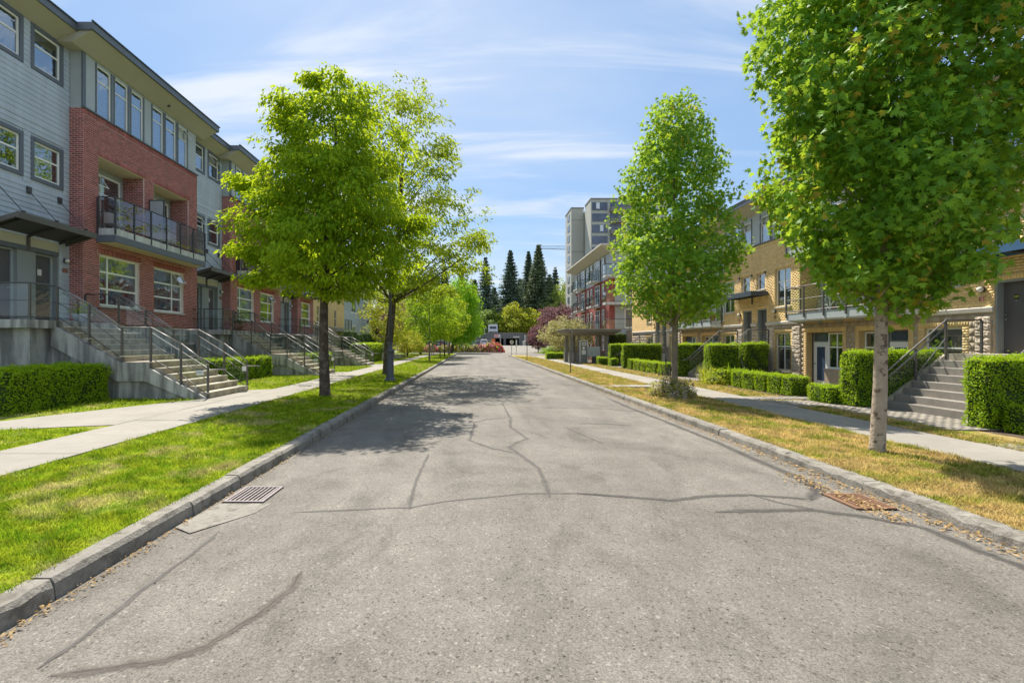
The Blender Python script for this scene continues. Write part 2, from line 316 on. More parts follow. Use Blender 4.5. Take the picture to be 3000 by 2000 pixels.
class MB:
    def __init__(s): s.v = []; s.f = []
    def add(s, vs, fs):
        b = len(s.v); s.v += [tuple(p) for p in vs]; s.f += [tuple(i+b for i in f) for f in fs]; return s
    def box(s, x0, x1, y0, y1, z0, z1):
        if x0 > x1: x0, x1 = x1, x0
        if y0 > y1: y0, y1 = y1, y0
        return s.add([(x0,y0,z0),(x1,y0,z0),(x1,y1,z0),(x0,y1,z0),(x0,y0,z1),(x1,y0,z1),(x1,y1,z1),(x0,y1,z1)], BF.tolist())
    def prism(s, poly, a0, a1, ax='y'):             # polygon in the two other axes, extruded along ax
        n = len(poly); mk = {'y': lambda p, a: (p[0], a, p[1]), 'x': lambda p, a: (a, p[0], p[1]), 'z': lambda p, a: (p[0], p[1], a)}[ax]
        vs = [mk(p, a0) for p in poly]+[mk(p, a1) for p in poly]
        fs = [tuple(range(n)), tuple(range(2*n-1, n-1, -1))]+[(i, i+n, (i+1) % n+n, (i+1) % n) for i in range(n)]
        return s.add(vs, fs)
    def tube(s, pts, rs, n=8, cap=True):
        P = [Vector(p) for p in pts]
        if isinstance(rs, (int, float)): rs = [rs]*len(P)
        vs = []; fs = []; up = Vector((0.13, 0.27, 1)).normalized()
        for i, p in enumerate(P):
            d = (P[min(i+1, len(P)-1)]-P[max(i-1, 0)]).normalized()
            a = d.cross(up)
            if a.length < 1e-3: a = d.cross(Vector((1, 0, 0)))
            a.normalize(); b = d.cross(a)
            for k in range(n):
                t = 2*math.pi*k/n; vs.append(p+(a*math.cos(t)+b*math.sin(t))*rs[i])
        for i in range(len(P)-1):
            for k in range(n): fs.append((i*n+k, i*n+(k+1) % n, (i+1)*n+(k+1) % n, (i+1)*n+k))
        if cap: fs += [tuple(range(n-1, -1, -1)), tuple((len(P)-1)*n+k for k in range(n))]
        return s.add(vs, fs)
    def lathe(s, c, prof, n=16):
        vs = []; fs = []
        for r, z in prof:
            for k in range(n):
                t = 2*math.pi*k/n; vs.append((c[0]+r*math.cos(t), c[1]+r*math.sin(t), c[2]+z))
        for i in range(len(prof)-1):
            for k in range(n): fs.append((i*n+k, i*n+(k+1) % n, (i+1)*n+(k+1) % n, (i+1)*n+k))
        fs += [tuple(range(n-1, -1, -1)), tuple((len(prof)-1)*n+k for k in range(n))]
        return s.add(vs, fs)
    def build(s, name, m, parent=None, smooth=False, bevel=0):
        me = bpy.data.meshes.new(name); me.from_pydata(s.v, [], s.f); me.update()
        if smooth: me.polygons.foreach_set('use_smooth', [True]*len(me.polygons))
        o = link(name, me, m, parent)
        if bevel:
            b = o.modifiers.new('bevel', 'BEVEL'); b.width = bevel; b.segments = 2; b.limit_method = 'ANGLE'
        return o
def BX(name, m, parent, x0, x1, y0, y1, z0, z1, bevel=0): return MB().box(x0, x1, y0, y1, z0, z1).build(name, m, parent, bevel=bevel)
def rects(u0, u1, z0, z1, ops):
    """cover a rectangle minus openings (u0,u1,z0,z1) with rectangles"""
    zs = sorted({z0, z1, *[min(max(z, z0), z1) for o in ops for z in o[2:]]}); out = []
    for a, b in zip(zs, zs[1:]):
        out += [(p, q, a, b) for p, q in spans(u0, u1, [o for o in ops if o[2] < b-1e-6 and o[3] > a+1e-6])]
    return out
def spans(u0, u1, ops):
    iv = [(u0, u1)]
    for o in ops:
        nx = []
        for p, q in iv:
            if o[1] <= p or o[0] >= q: nx.append((p, q)); continue
            if o[0] > p: nx.append((p, o[0]))
            if o[1] < q: nx.append((o[1], q))
        iv = nx
    return [(p, q) for p, q in iv if q-p > 1e-4]
def brick_rects(u0, u1, z0, z1, ops, Lb=0.203, H=0.0677, gap=0.014, soldier=()):
    out = []; ops = list(ops)+[s[:4] for s in soldier]; n = int(round((z1-z0)/H)); H = (z1-z0)/max(n, 1)
    for r in range(n):
        a = z0+r*H; b = a+H; mid = (a+b)/2
        for p, q in spans(u0, u1, [o for o in ops if o[2] < mid < o[3]]):
            off = (r % 2)*Lb/2; k = math.floor((p-u0-off)/Lb)
            while True:
                s = u0+off+k*Lb; e = s+Lb; k += 1
                if s >= q: break
                s2, e2 = max(s, p), min(e, q)
                if e2-s2 > 0.03: out.append((s2+gap/2, e2-gap/2, a+gap/2, b-gap/2))
    for s in soldier:
        n = max(1, int(round((s[1]-s[0])/H))); w_ = (s[1]-s[0])/n
        for i in range(n): out.append((s[0]+i*w_+gap/2, s[0]+(i+1)*w_-gap/2, s[2]+gap/2, s[3]-gap/2))
    return out
EYEV = np.array([0, 0, EYE])
def brick_skin(parent, name, m, boxes, limit=300):
    """the bricks that show largest are objects of their own, the rest are one joined part"""
    A = np.asarray(boxes, float); A[:, :2].sort(1); A[:, 2:4].sort(1)
    C = np.stack([A[:, 0]+A[:, 1], A[:, 2]+A[:, 3], A[:, 4]+A[:, 5]], 1)/2
    o = np.argsort(np.linalg.norm(C-EYEV, axis=1)); vis = C[:, 1] > 0.9*np.abs(C[:, 0])
    near = [i for i in o if vis[i]][:limit]; cache = {}
    for i in near:
        d = A[i, 1::2]-A[i, ::2]; key = tuple(np.round(d, 3))
        if key not in cache: cache[key] = boxes_mesh(name, [[-d[0]/2, d[0]/2, -d[1]/2, d[1]/2, -d[2]/2, d[2]/2]])
        b = link(name, cache[key], m, parent); b.location = Vector(C[i])-wl(parent)
    ns = set(near); rest = [i for i in range(len(A)) if i not in ns]
    if rest: tag(link(name+'_courses', boxes_mesh(name+'_courses', A[rest]), m, parent), kind='stuff')

# ---------------------------------------------------------------- foliage
LEAF = {
 'maple': ([(0,0,0),(-.34,.06,.03),(-.58,.44,.06),(-.2,.40,.02),(-.34,.84,.05),(-.09,.62,.0),(0,1.12,-.08),(.09,.62,.0),(.34,.84,.05),(.2,.40,.02),(.58,.44,.06),(.34,.06,.03)],
           [(0,2,1),(0,3,2),(0,5,3),(3,5,4),(0,7,5),(5,7,6),(0,9,7),(7,9,8),(0,10,9),(0,11,10)]),
 'leaf': ([(0,0,0),(-.26,.4,.06),(0,1,-.1),(.26,.4,.06)], [(0,2,1),(0,3,2)]),
 'fan': ([(0,0,0),(-.5,.25,-.05),(-.3,.75,-.12),(0,1,-.2),(.3,.75,-.12),(.5,.25,-.05)], [(0,2,1),(0,3,2),(0,4,3),(0,5,4)]),
 'drop': ([(0,0,0),(-.2,.3,.04),(-.17,.62,-.02),(0,1,-.16),(.17,.62,-.02),(.2,.3,.04)], [(0,2,1),(0,3,2),(0,4,3),(0,5,4)]),
 'long': ([(0,0,0),(-.12,.45,.03),(0,1,-.12),(.12,.45,.03)], [(0,2,1),(0,3,2)]),
 'blade': ([(-.5,0,0),(.5,0,0),(0,1,0)], [(0,1,2)]),
}
def unit(a): return a/np.maximum(np.linalg.norm(a, axis=-1, keepdims=True), 1e-6)
def leaf_frames(nrm, tip):
    nrm = unit(nrm); tip = unit(tip-nrm*(tip*nrm).sum(-1, keepdims=True)); return np.cross(tip, nrm), tip, nrm
def leaf_mesh(name, pos, nrm, tip, size, shape='leaf'):
    T, Fc = LEAF[shape]; T = np.array(T); Fc = np.array(Fc); x, y, z = leaf_frames(nrm, tip)
    size = np.broadcast_to(np.asarray(size, float), (len(pos),))[:, None, None]
    V = pos[:, None]+size*(T[None, :, 0:1]*x[:, None]+T[None, :, 1:2]*y[:, None]+T[None, :, 2:3]*z[:, None])
    F = Fc[None]+(np.arange(len(pos))*len(T))[:, None, None]
    return mesh_np(name, V.reshape(-1, 3), F.reshape(-1, Fc.shape[1]))
def crown_points(prof, c, nclump, per, rc, rng, rough=0.22, inner=0.35, lean=(0, 0), flat=0.7, shell=0.5, gap=None, extra=()):
    """clumps through a crown of revolution given by (z, r) pairs, then leaves round each clump"""
    z = np.array([p[0] for p in prof]); r = np.array([p[1] for p in prof])
    zz = np.linspace(z[0], z[-1], 200); rr = np.interp(zz, z, r); wgt = rr**1.3+0.02; wgt /= wgt.sum()
    cz = rng.choice(zz, nclump, p=wgt)+rng.uniform(-.1, .1, nclump); a = rng.uniform(0, 2*np.pi, nclump)
    R = np.interp(cz, z, r)*(1+rough*(np.sin(3*a+cz*1.7)+np.sin(5*a-cz*2.3+1))*0.5+rng.normal(0, rough*0.35, nclump))
    u = rng.uniform(0, 1, nclump); f = np.where(rng.uniform(0, 1, nclump) < inner, u**0.6*0.75, shell+(1-shell)*u**0.6)
    t = (cz-z[0])/(z[-1]-z[0])
    C = np.stack([c[0]+R*f*np.cos(a)+lean[0]*t, c[1]+R*f*np.sin(a)+lean[1]*t, cz], 1)
    if gap is not None: C = C[gap(C)]
    for ex, ey, ez, er, en in extra: C = np.concatenate([C, np.array([ex, ey, ez])+unit(rng.normal(0, 1, (en, 3)))*rng.uniform(0, 1, (en, 1))**.5*np.array([er, er, er*.6])])
    n = np.maximum(3, rng.poisson(per, len(C))); idx = np.repeat(np.arange(len(C)), n)
    off = rng.normal(0, 1, (len(idx), 3)); off = unit(off)*rng.uniform(0.2, 1, (len(idx), 1))**0.6*rc; off[:, 2] *= flat
    P = C[idx]+off; axis = np.stack([np.full(len(P), c[0]), np.full(len(P), c[1]), P[:, 2]], 1)
    out = unit(P-axis+np.array([0, 0, .0])); return C, P, out
def leaf_dirs(P, out, rng, up=0.7, outw=0.5, rnd_=0.55, droop=0.6):
    nrm = np.array([0, 0, up])+out*outw+rng.normal(0, rnd_, P.shape); tip = out+rng.normal(0, .6, P.shape)-np.array([0, 0, droop]); return nrm, tip
def limbs(mb, base, top, C, r0, rng, n=30, z0=None, bend=0.25):
    b = np.array(base); tp = np.array(top)
    for k in rng.choice(len(C), min(n, len(C)), replace=False):
        e = C[k]; h = max(z0 or b[2]+0.3, min(tp[2]-0.2, e[2]-np.linalg.norm(e[:2]-b[:2])*rng.uniform(.5, 1.0)))
        f = (h-b[2])/(tp[2]-b[2]); s = b+(tp-b)*f; m = (s+e)/2+np.array([0, 0, -bend*0.3])+rng.normal(0, .08, 3)
        r = r0*(1-f*0.75)*0.34; mb.tube([s, s+(m-s)*0.5+np.array([0, 0, .05]), m, e], [r, r*.75, r*.5, r*.15], 5, False)
def tree(name, label, cat, base, prof, r0, nclump, per, rc, lsize, leafmat, bark, shape='leaf', group=None, seed=1, rough=0.22, inner=0.35, lean=(0, 0),
         nl=30, single=0, up=.7, droop=.6, flat=.7, curve=None, shell=0.5, gap=None, limb0=None, coff=(0, 0), top=None, extra=()):
    rng = np.random.default_rng(seed); t = thing(name, label, cat, base, group)
    c = (base[0]+coff[0], base[1]+coff[1]); zt = top or prof[-1][0]-0.25*(prof[-1][0]-prof[0][0])
    tp = (c[0]+lean[0]*.8, c[1]+lean[1]*.8, zt); k = 9; pts = []; rs = []
    for i in range(k):
        f = i/(k-1); p = np.array(base)*(1-f)+np.array(tp)*f
        if curve: p[0] += curve*math.sin(f*math.pi*1.3)
        p[:2] += rng.normal(0, r0*0.10, 2)*(0 < i)
        pts.append(p); rs.append(r0*(1.25 if i == 0 else 1.0-0.8*f))
    f = 0.03; pts.insert(1, pts[0]*(1-f)+pts[1]*f+np.array([0, 0, .06])); rs.insert(1, r0*1.02)
    tr = MB().tube(pts, rs, 14).build('trunk', bark, t, True)
    C, P, out = crown_points(prof, c, nclump, per, rc, rng, rough, inner, lean, flat, shell, gap, extra)
    mb = MB(); limbs(mb, base, tp, C, r0, rng, nl, limb0 or prof[0][0]-.15); mb.build('limbs', bark, tr, True)
    nrm, tip = leaf_dirs(P, out, rng, up, droop=droop); s = lsize*rng.uniform(.7, 1.25, len(P))
    if single:
        d = np.linalg.norm(P-EYEV, axis=1); vis = (P[:, 1] > 0.9*np.abs(P[:, 0])) & (((EYEV-P)*out).sum(1) > 0.15)
        vis &= (np.abs(P[:, 2]-EYE) < 0.70*P[:, 1]) & (np.linalg.norm(P[:, :2]-np.array(c), axis=1) > 1.2)
        sel = [i for i in np.argsort(d) if vis[i]][:single]; keep = np.ones(len(P), bool); keep[sel] = False
        T = LEAF[shape]; me = bpy.data.meshes.new('leaf'); me.from_pydata(T[0], [], T[1]); x, y, z = leaf_frames(nrm, tip)
        for i in sel:
            o = link('leaf', me, leafmat, t); m = Matrix((x[i], y[i], z[i])).transposed().to_4x4()
            o.matrix_local = Matrix.Translation(Vector(P[i])-wl(t)) @ m @ Matrix.Scale(float(s[i]), 4)
        P, nrm, tip, s = P[keep], nrm[keep], tip[keep], s[keep]
    tag(link('crown', leaf_mesh('crown', P, nrm, tip, s, shape), leafmat, t), kind='stuff')
    return t
def hedge(label, x0, x1, y0, y1, z0, z1, dens=900, ls=0.05, group=None, m='leaf_hedge', seed=0, name='hedge', cat='hedge', taper=0.0, round_=0.11):
    rng = np.random.default_rng(abs(seed+int(x0*100)+int(y0*57))); t = thing(name, label, cat, ((x0+x1)/2, (y0+y1)/2, z0), group)
    dx, dy, dz = x1-x0, y1-y0, z1-z0; i = 0.05
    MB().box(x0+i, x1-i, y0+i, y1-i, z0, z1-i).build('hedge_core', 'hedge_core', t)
    fs = [('-x', dy*dz), ('+x', dy*dz), ('-y', dx*dz), ('+y', dx*dz), ('+z', dx*dy)]; P = []; O = []
    for k, a in fs:
        n = int(a*dens*(1.5 if k == '+z' else 1)); u, v = rng.uniform(0, 1, n), rng.uniform(0, 1, n); o = np.zeros((n, 3)); p = np.zeros((n, 3))
        if k[1] == 'x': p[:, 0] = x0 if k[0] == '-' else x1; p[:, 1] = y0+u*dy; p[:, 2] = z0+v*dz; o[:, 0] = -1 if k[0] == '-' else 1
        elif k[1] == 'y': p[:, 1] = y0 if k[0] == '-' else y1; p[:, 0] = x0+u*dx; p[:, 2] = z0+v*dz; o[:, 1] = -1 if k[0] == '-' else 1
        else: p[:, 2] = z1; p[:, 0] = x0+u*dx; p[:, 1] = y0+v*dy; o[:, 2] = 1
        P.append(p); O.append(o)
    P = np.concatenate(P); O = np.concatenate(O)
    lump = (np.sin(P[:, 0]*9+P[:, 2]*7)+np.sin(P[:, 1]*8-P[:, 2]*9+1)+np.sin(P[:, 0]*5-P[:, 1]*6+P[:, 2]*4))*0.024
    P += O*(lump+rng.normal(0, .020, len(P)))[:, None]; sh = (rng.uniform(0, 1, len(P)) < .05)*rng.uniform(.02, .09, len(P)); P[:, 2] += sh*(O[:, 2] > .5); P[:, :2] += O[:, :2]*(sh*.5)[:, None]
    c = np.array([(x0+x1)/2, (y0+y1)/2, (z0+z1)/2]); q = np.abs(P-c)/np.array([dx/2, dy/2, dz/2]); m2 = np.sort(q, 1)[:, 1:2]
    P = c+(P-c)*(1-round_*np.clip(m2-0.75, 0, 1)*1.2)
    if taper: P[:, :2] = c[:2]+(P[:, :2]-c[:2])*(1-taper*(1-(P[:, 2:3]-z0)/dz))
    nrm = O*0.7+np.array([0, 0, .35])+rng.normal(0, .6, P.shape); tip = rng.normal(0, .8, P.shape)+O*.4+np.array([0, 0, .5])
    tag(link('foliage', leaf_mesh('foliage', P, nrm, tip, ls*rng.uniform(.7, 1.3, len(P)), 'leaf'), m, t), kind='stuff')
    return t
def bush(name, label, cat, c, rx, ry, rz, n, ls, m, seed=0, group=None, shape='leaf', z0=None, mats=None, lump=0.2, core=True):
    rng = np.random.default_rng(seed); t = thing(name, label, cat, c, group)
    v = unit(rng.normal(0, 1, (n, 3))); v[:, 2] = np.abs(v[:, 2])*1.0-0.12*(rng.uniform(0, 1, n) < .3)
    f = rng.uniform(.62, 1, n)**.5*(1+lump*np.sin(v[:, 0]*5+v[:, 2]*4+seed)*np.sin(v[:, 1]*6-v[:, 2]*3))
    P = np.array(c)+v*f[:, None]*np.array([rx, ry, rz]); nrm = v+rng.normal(0, .6, v.shape)+np.array([0, 0, .4]); tip = v+rng.normal(0, .7, v.shape)
    if core: MB().lathe(c, [(rx*.25, 0), (rx*.5, rz*.25), (rx*.5, rz*.55), (rx*.2, rz*.75)], 8).build('bush_core', 'hedge_core', t)  # added solid dark core that fills the bush behind its leaves
    ms = mats or [(m, 1.0, 'foliage')]; pick = rng.uniform(0, 1, n); a = 0
    for mm, w_, nm in ms:
        s = (pick >= a) & (pick < a+w_); a += w_
        if s.any(): tag(link(nm, leaf_mesh(nm, P[s], nrm[s], tip[s], ls*rng.uniform(.7, 1.3, s.sum()), shape), mm, t), kind='stuff')
    return t
def conifer(label, base, h, r, n, m, seed, group, name='conifer_tree'):
    rng = np.random.default_rng(seed); t = thing(name, label, 'conifer', base, group)
    MB().tube([base, (base[0], base[1], base[2]+h*.97)], [h*.012, .03], 7).build('trunk', 'bark_mid', t, True)
    k = 11; nb = int(n/k); zb = base[2]+h*(0.06+0.93*rng.uniform(0, 1, nb)**0.9); zb = np.round(zb/.85)*.85+rng.normal(0, .10, nb); fz = np.clip((zb-base[2])/h, 0, .995); a = rng.uniform(0, 2*np.pi, nb)
    R = r*(1-fz)**0.85*(0.5+0.65*rng.uniform(0, 1, nb)**.7)*(1+.18*np.sin(a*2+seed+zb*.25))+0.12
    s = np.tile(np.linspace(.2, 1, k), nb); i = np.repeat(np.arange(nb), k)
    d = np.stack([np.cos(a), np.sin(a)], 1)[i]; P = np.zeros((nb*k, 3)); P[:, :2] = np.array(base[:2])+d*(R[i]*s)[:, None]
    P[:, 2] = zb[i]-R[i]*s*0.30+R[i]*s**3*0.16; P += rng.normal(0, .10, P.shape)*np.array([1, 1, .6])
    out = np.concatenate([d, np.zeros((len(P), 1))], 1)
    nrm = np.array([0, 0, .8])+out*.5+rng.normal(0, .5, P.shape); tip = out+rng.normal(0, .7, P.shape)-np.array([0, 0, .7])
    tag(link('crown', leaf_mesh('crown', P, nrm, tip, (0.5+0.5*(1-s))*r*.2*rng.uniform(.7, 1.3, len(P))*(.5+.5*(1-fz[i])), 'leaf'), m, t), kind='stuff')
    return t
def gp(px_, py_, z=0.0):                      # a point of the ground seen at a photo position (2352 wide grid)
    y = (EYE-z)*1110/(py_-788); return ((px_-1092)*y/1110, y)

# ---------------------------------------------------------------- setting
KL, KR = -2.94, 4.72
def sheet(name, m, xs, zs, y0, y1, parent=None, ny=2, kind='structure'):
    ys = np.linspace(y0, y1, ny); V = [(x, y, z) for y in ys for x, z in zip(xs, zs)]; n = len(xs)
    F = [(j*n+i, j*n+i+1, (j+1)*n+i+1, (j+1)*n+i) for j in range(ny-1) for i in range(n-1)]
    me = bpy.data.meshes.new(name); me.from_pydata(V, [], F); me.update()
    o = link(name, me, m, parent)
    if parent is None: tag(o, kind=kind)
    return o
gz = [(-60, -.12), (86, -.12), (94, -.02), (112, 1.12), (140, 1.2), (3000, 1.2)]
V = [(x, y, z) for y, z in gz for x in (-2500, 2500)]
me = bpy.data.meshes.new('ground'); me.from_pydata(V, [], [(2*i, 2*i+1, 2*i+3, 2*i+2) for i in range(len(gz)-1)]); tag(link('ground', me, 'ground_far'), kind='structure')
road = sheet('road', 'asphalt', [KL, -1, 1, 3, KR], [0, .03, .035, .02, 0], -8, 90)
tag(sheet('cross_road', 'asphalt', [-90, KL-.001], [.002, .002], 78.2, 88.5), kind='structure')
tag(sheet('cross_road_east', 'asphalt', [KR+.001, 60], [.002, .002], 70.5, 88.5), kind='structure')
drv = MB()
for (ya, za), (yb, zb) in (((88.5, .004), (94, -.01)), ((94, -.01), (112, 1.13)), ((112, 1.13), (126, 1.21))):
    drv.add([(4.9, ya, za+.01), (13, ya, za+.01), (13, yb, zb+.01), (4.9, yb, zb+.01)], [(0, 1, 2, 3)])
tag(drv.build('driveway', 'concrete_old'), kind='structure')
tag(MB().add([(-40, 104, .66), (4.7, 104, .66), (4.7, 126, 1.225), (-40, 126, 1.225)], [(0, 1, 2, 3)]).build('parking_lot', 'asphalt'), kind='structure')
# crack sealing, as ribbons lying on the asphalt
def ribbon(pts, wid, m, z=0.006, seed=0):
    rng = np.random.default_rng(seed); W = []
    for a, b in zip(pts, pts[1:]):
        for f in np.linspace(0, 1, 7)[:-1]: W.append((a[0]+(b[0]-a[0])*f, a[1]+(b[1]-a[1])*f))
    W.append(pts[-1]); G_ = np.array([gp(*p) for p in W]); G_ += rng.normal(0, .005, G_.shape)
    d = np.gradient(G_, axis=0); d = d/np.maximum(np.linalg.norm(d, axis=1, keepdims=True), 1e-6); nn = np.stack([-d[:, 1], d[:, 0]], 1)
    ww = wid*rng.uniform(.75, 1.1, len(G_))*np.interp(np.linspace(0, 1, len(G_)), [0, .06, .94, 1], [.2, 1, 1, .2])
    zf = lambda x: float(np.interp(x, [KL, -1, 1, 3, KR], [0, .03, .035, .02, 0]))+z
    ww = ww*1.5; A = [(p[0], p[1], zf(p[0])) for p in G_+nn*ww[:, None]/2]; B = [(p[0], p[1], zf(p[0])) for p in G_-nn*ww[:, None]/2]; n = len(A); C = [(p[0], p[1], zf(p[0])) for p in G_]
    o = MB().add(A+C+B, [(i, i+1, n+i+1, n+i) for i in range(n-1)]+[(n+i, n+i+1, 2*n+i+1, 2*n+i) for i in range(n-1)]).build('crack_seal', m, road)
    at = o.data.attributes.new('edge', 'FLOAT', 'POINT'); at.data.foreach_set('value', [0.0]*n+[1.0]*n+[0.0]*n); return o
S = [([(670,1180),(800,1176),(940,1172),(1019,1158),(1206,1140),(1325,1139),(1440,1147)],.05,'seal_grey'),
     ([(1325,1139),(1440,1147),(1540,1154),(1631,1143),(1727,1140),(1858,1148)],.09,'seal_dark'),
     ([(1642,1180),(1756,1176),(1869,1174),(1982,1188),(2124,1214),(2237,1262),(2352,1304),(2480,1360)],.12,'seal_dark'),
     ([(1858,1150),(1875,1135),(1869,1120),(1835,1098),(1727,1053),(1642,1014),(1529,969),(1444,936),(1390,912)],.15,'seal_dark'),
     ([(1727,1140),(1800,1160),(1869,1172)],.05,'seal_grey'),
     ([(1263,1149),(1251,1112),(1237,1080),(1189,1044),(1169,1030),(1190,1018),(1212,1012),(1190,996),(1172,984),(1172,964),(1152,925)],.075,'seal_grey'),
     ([(1172,964),(1120,966),(1090,973),(1078,1015),(1130,1034),(1189,1046)],.05,'seal_grey'),
     ([(940,1177),(949,1132),(965,1090),(985,1046)],.05,'seal_grey'),
     ([(697,1318),(666,1361),(594,1420),(472,1492),(382,1523),(247,1541),(112,1556)],.085,'seal_brown'),
     ([(505,1222),(450,1267),(315,1366),(202,1460),(90,1537)],.05,'seal_grey'),
     ([(1330,975),(1400,976),(1470,980)],.07,'seal_grey'), ([(1240,938),(1380,940),(1480,946)],.05,'seal_dark'), ([(1300,985),(1345,1005),(1385,1022)],.04,'seal_grey'),
     ([(1110,905),(1250,890),(1330,884)],.06,'seal_grey')]
for i, (p, wd, m) in enumerate(S): ribbon(p, wd, m, 0.006+0.0015*(i % 4), i)
# stubby oil marks / worn patch
# kerbs: cast stones with open joints
def kerb(name, x0, x1, ys, side, zt):
    k = thing(name, None, None, (x0, ys[0], 0)); k['kind'] = 'structure'; rng = np.random.default_rng(len(ys)); s = -side
    for a, b in zip(ys, ys[1:]):
        n = max(2, int((b-a)/.12)) if b < 14 else 3; mb = MB(); vs = []
        dz = rng.uniform(-.008, .008); dxo = rng.uniform(-.012, .012); rough = .011 if (side < 0 and b < 4.9) or (side > 0 and b < 9) else .003
        for j in range(n+1):
            y = a+.006+(b-a-.012)*j/n; e = rng.normal(0, rough, 5)
            xi, xo = (x1, x0) if side < 0 else (x0, x1)       # xi faces the road
            vs += [(xi+dxo+e[0]*.5, y, -.06), (xi+dxo+e[0]*.6-s*.015, y, zt*.72+dz+e[1]), (xi+dxo-s*.045, y, zt+dz+e[2]*.6), (xo, y, zt+dz+e[3]*.4), (xo, y, -.06)]
        fs = [(j*5+q, j*5+q+1, j*5+5+q+1, j*5+5+q) for j in range(n) for q in range(4)]+[(0, 1, 2, 3, 4), tuple(n*5+q for q in (4, 3, 2, 1, 0))]
        mb.add(vs, fs).build('kerb_stone', 'concrete_old', k)
kerb('kerb_west', KL-.20, KL, [-2, .5, 2.1, 3.4, 5.05, 6.05, 7.3]+[7.3+1.9*i for i in range(1, 38)], -1, .15)
kerb('kerb_east', KR, KR+.2, [-2, .4, 2.2, 3.9, 5.9, 7.4]+[7.4+2.0*i for i in range(1, 32)], 1, .13)
# boulevard lawns and ground behind the pavements
def zl(x): return float(np.interp(-x, [3.1, 5.7, 7.1, 9, 14.2, 40], [.13, .185, .2, .2, .2, .2]))
def zr(x): return float(np.interp(x, [4.9, 7.5, 8.95, 11, 14, 40], [.11, .03, .015, .0, .0, .0]))
xs = [-5.72, -5.0, -4.2, -3.6, KL-.199]; sheet('lawn_west', 'lawn_green', xs, [zl(x) for x in xs], -2, 77.5, ny=40)
xs = [KR+.199, 5.3, 6.1, 6.9, 7.5]; sheet('lawn_east', 'lawn_dry', xs, [zr(x) for x in xs], -2, 69.5, ny=40)
xs = [-60, -30, -14, -7.06]; sheet('lawn_behind_west', 'lawn_green', xs, [zl(x)-.004 for x in xs], -2, 77.5, ny=20)
xs = [8.94, 9.6, 10.3]; sheet('lawn_behind_east', 'lawn_dry', xs, [zr(x) for x in xs], -2, 69.5, ny=20)
sheet('planting_bed', 'soil', [10.301, 60], [-.004, -.004], -2, 69.5)
sheet('lawn_island', 'lawn_green', [-30, 4.6], [.12, .12], 89.2, 104)
BX('island_kerb', 'concrete', None, -30, 4.8, 88.9, 89.19, -.1, .16)['kind'] = 'structure'
def pavement(name, x0, x1, z, ys, m='concrete'):
    p = thing(name, None, None, (x0, ys[0], 0)); p['kind'] = 'structure'; rng = np.random.default_rng(3)
    for a, b in zip(ys, ys[1:]): MB().box(x0, x1, a+.007, b-.007, z-.1, z+rng.uniform(-.003, .003)).build('slab', m, p)
pavement('sidewalk_west', -7.05, -5.73, .205, [-2+1.5*i for i in range(53)])
pavement('sidewalk_east', 7.51, 8.93, .03, [-2+1.55*i for i in range(46)])
def flat(name, m, poly, z, kind='structure'): return tag(MB().add([(x, y, z) for x, y in poly], [tuple(range(len(poly)))]).build(name, m), kind=kind)
PW = [[(-7.06, 9.45), (-7.9, 9.2), (-8.8, 8.85), (-12, 8.2), (-16, 8.0), (-16, 9.6), (-12, 9.6), (-9.7, 9.9), (-9.3, 10.9), (-8.7, 12.2), (-7.75, 13.9), (-7.75, 16.4), (-7.06, 16.8)]]
PW += [[(-7.06, 13.2+10.1*k), (-7.75, 13.8+10.1*k), (-7.75, 16.4+10.1*k), (-7.06, 16.9+10.1*k)] for k in (1, 2)]
flat('path_west', 'concrete', PW[0], .207)
for k in (1, 2): flat('stair_path', 'concrete', PW[k], .207)
def pavers(name, x0, x1, y0, y1, z, lx=.21, ly=.105, single=0):
    p = thing(name, None, None, (x0, y0, 0)); p['kind'] = 'structure'; A = []; rng = np.random.default_rng(5); r = 0; x = x0
    while x < x1-.02:
        y = y0-(r % 2)*lx/2
        while y < y1-.02:
            a, b = max(y, y0), min(y+lx, y1)
            if b-a > .03: A.append((x+.004, min(x+ly, x1)-.004, a+.004, b-.004, z-.05, z+rng.uniform(-.004, .003)))
            y += lx
        x += ly; r += 1
    MB().box(x0, x1, y0, y1, z-.06, z-.008).build('joint_sand', 'soil', p)
    if single: brick_skin(p, 'paver', 'paver', A, single)
    else: tag(link('paver_field', boxes_mesh('paver_field', A), 'paver', p), kind='stuff')
pavers('paver_path', 9.75, 11.3, 9.9, 15.0, .03, single=300)
pavers('paver_link', 8.94, 9.74, 13.6, 15.0, .032)
pavers('paver_walk', 8.94, 13.5, 7.5, 8.6, .03)
pavers('patio_path', 8.94, 14.0, 15.35, 16.15, .028)
for k in (1, 2): pavers('stair_walk', 8.94, 11.3, 23.0+12.4*(k-1), 25.7+12.4*(k-1), .028)
flat('cross_path', 'concrete', [(4.93, 18.6), (7.5, 18.6), (7.5, 19.5), (4.93, 19.5)], .125)
flat('cross_path', 'concrete', [(8.94, 27.6), (10.3, 27.6), (10.3, 28.5), (8.94, 28.5)], .02)
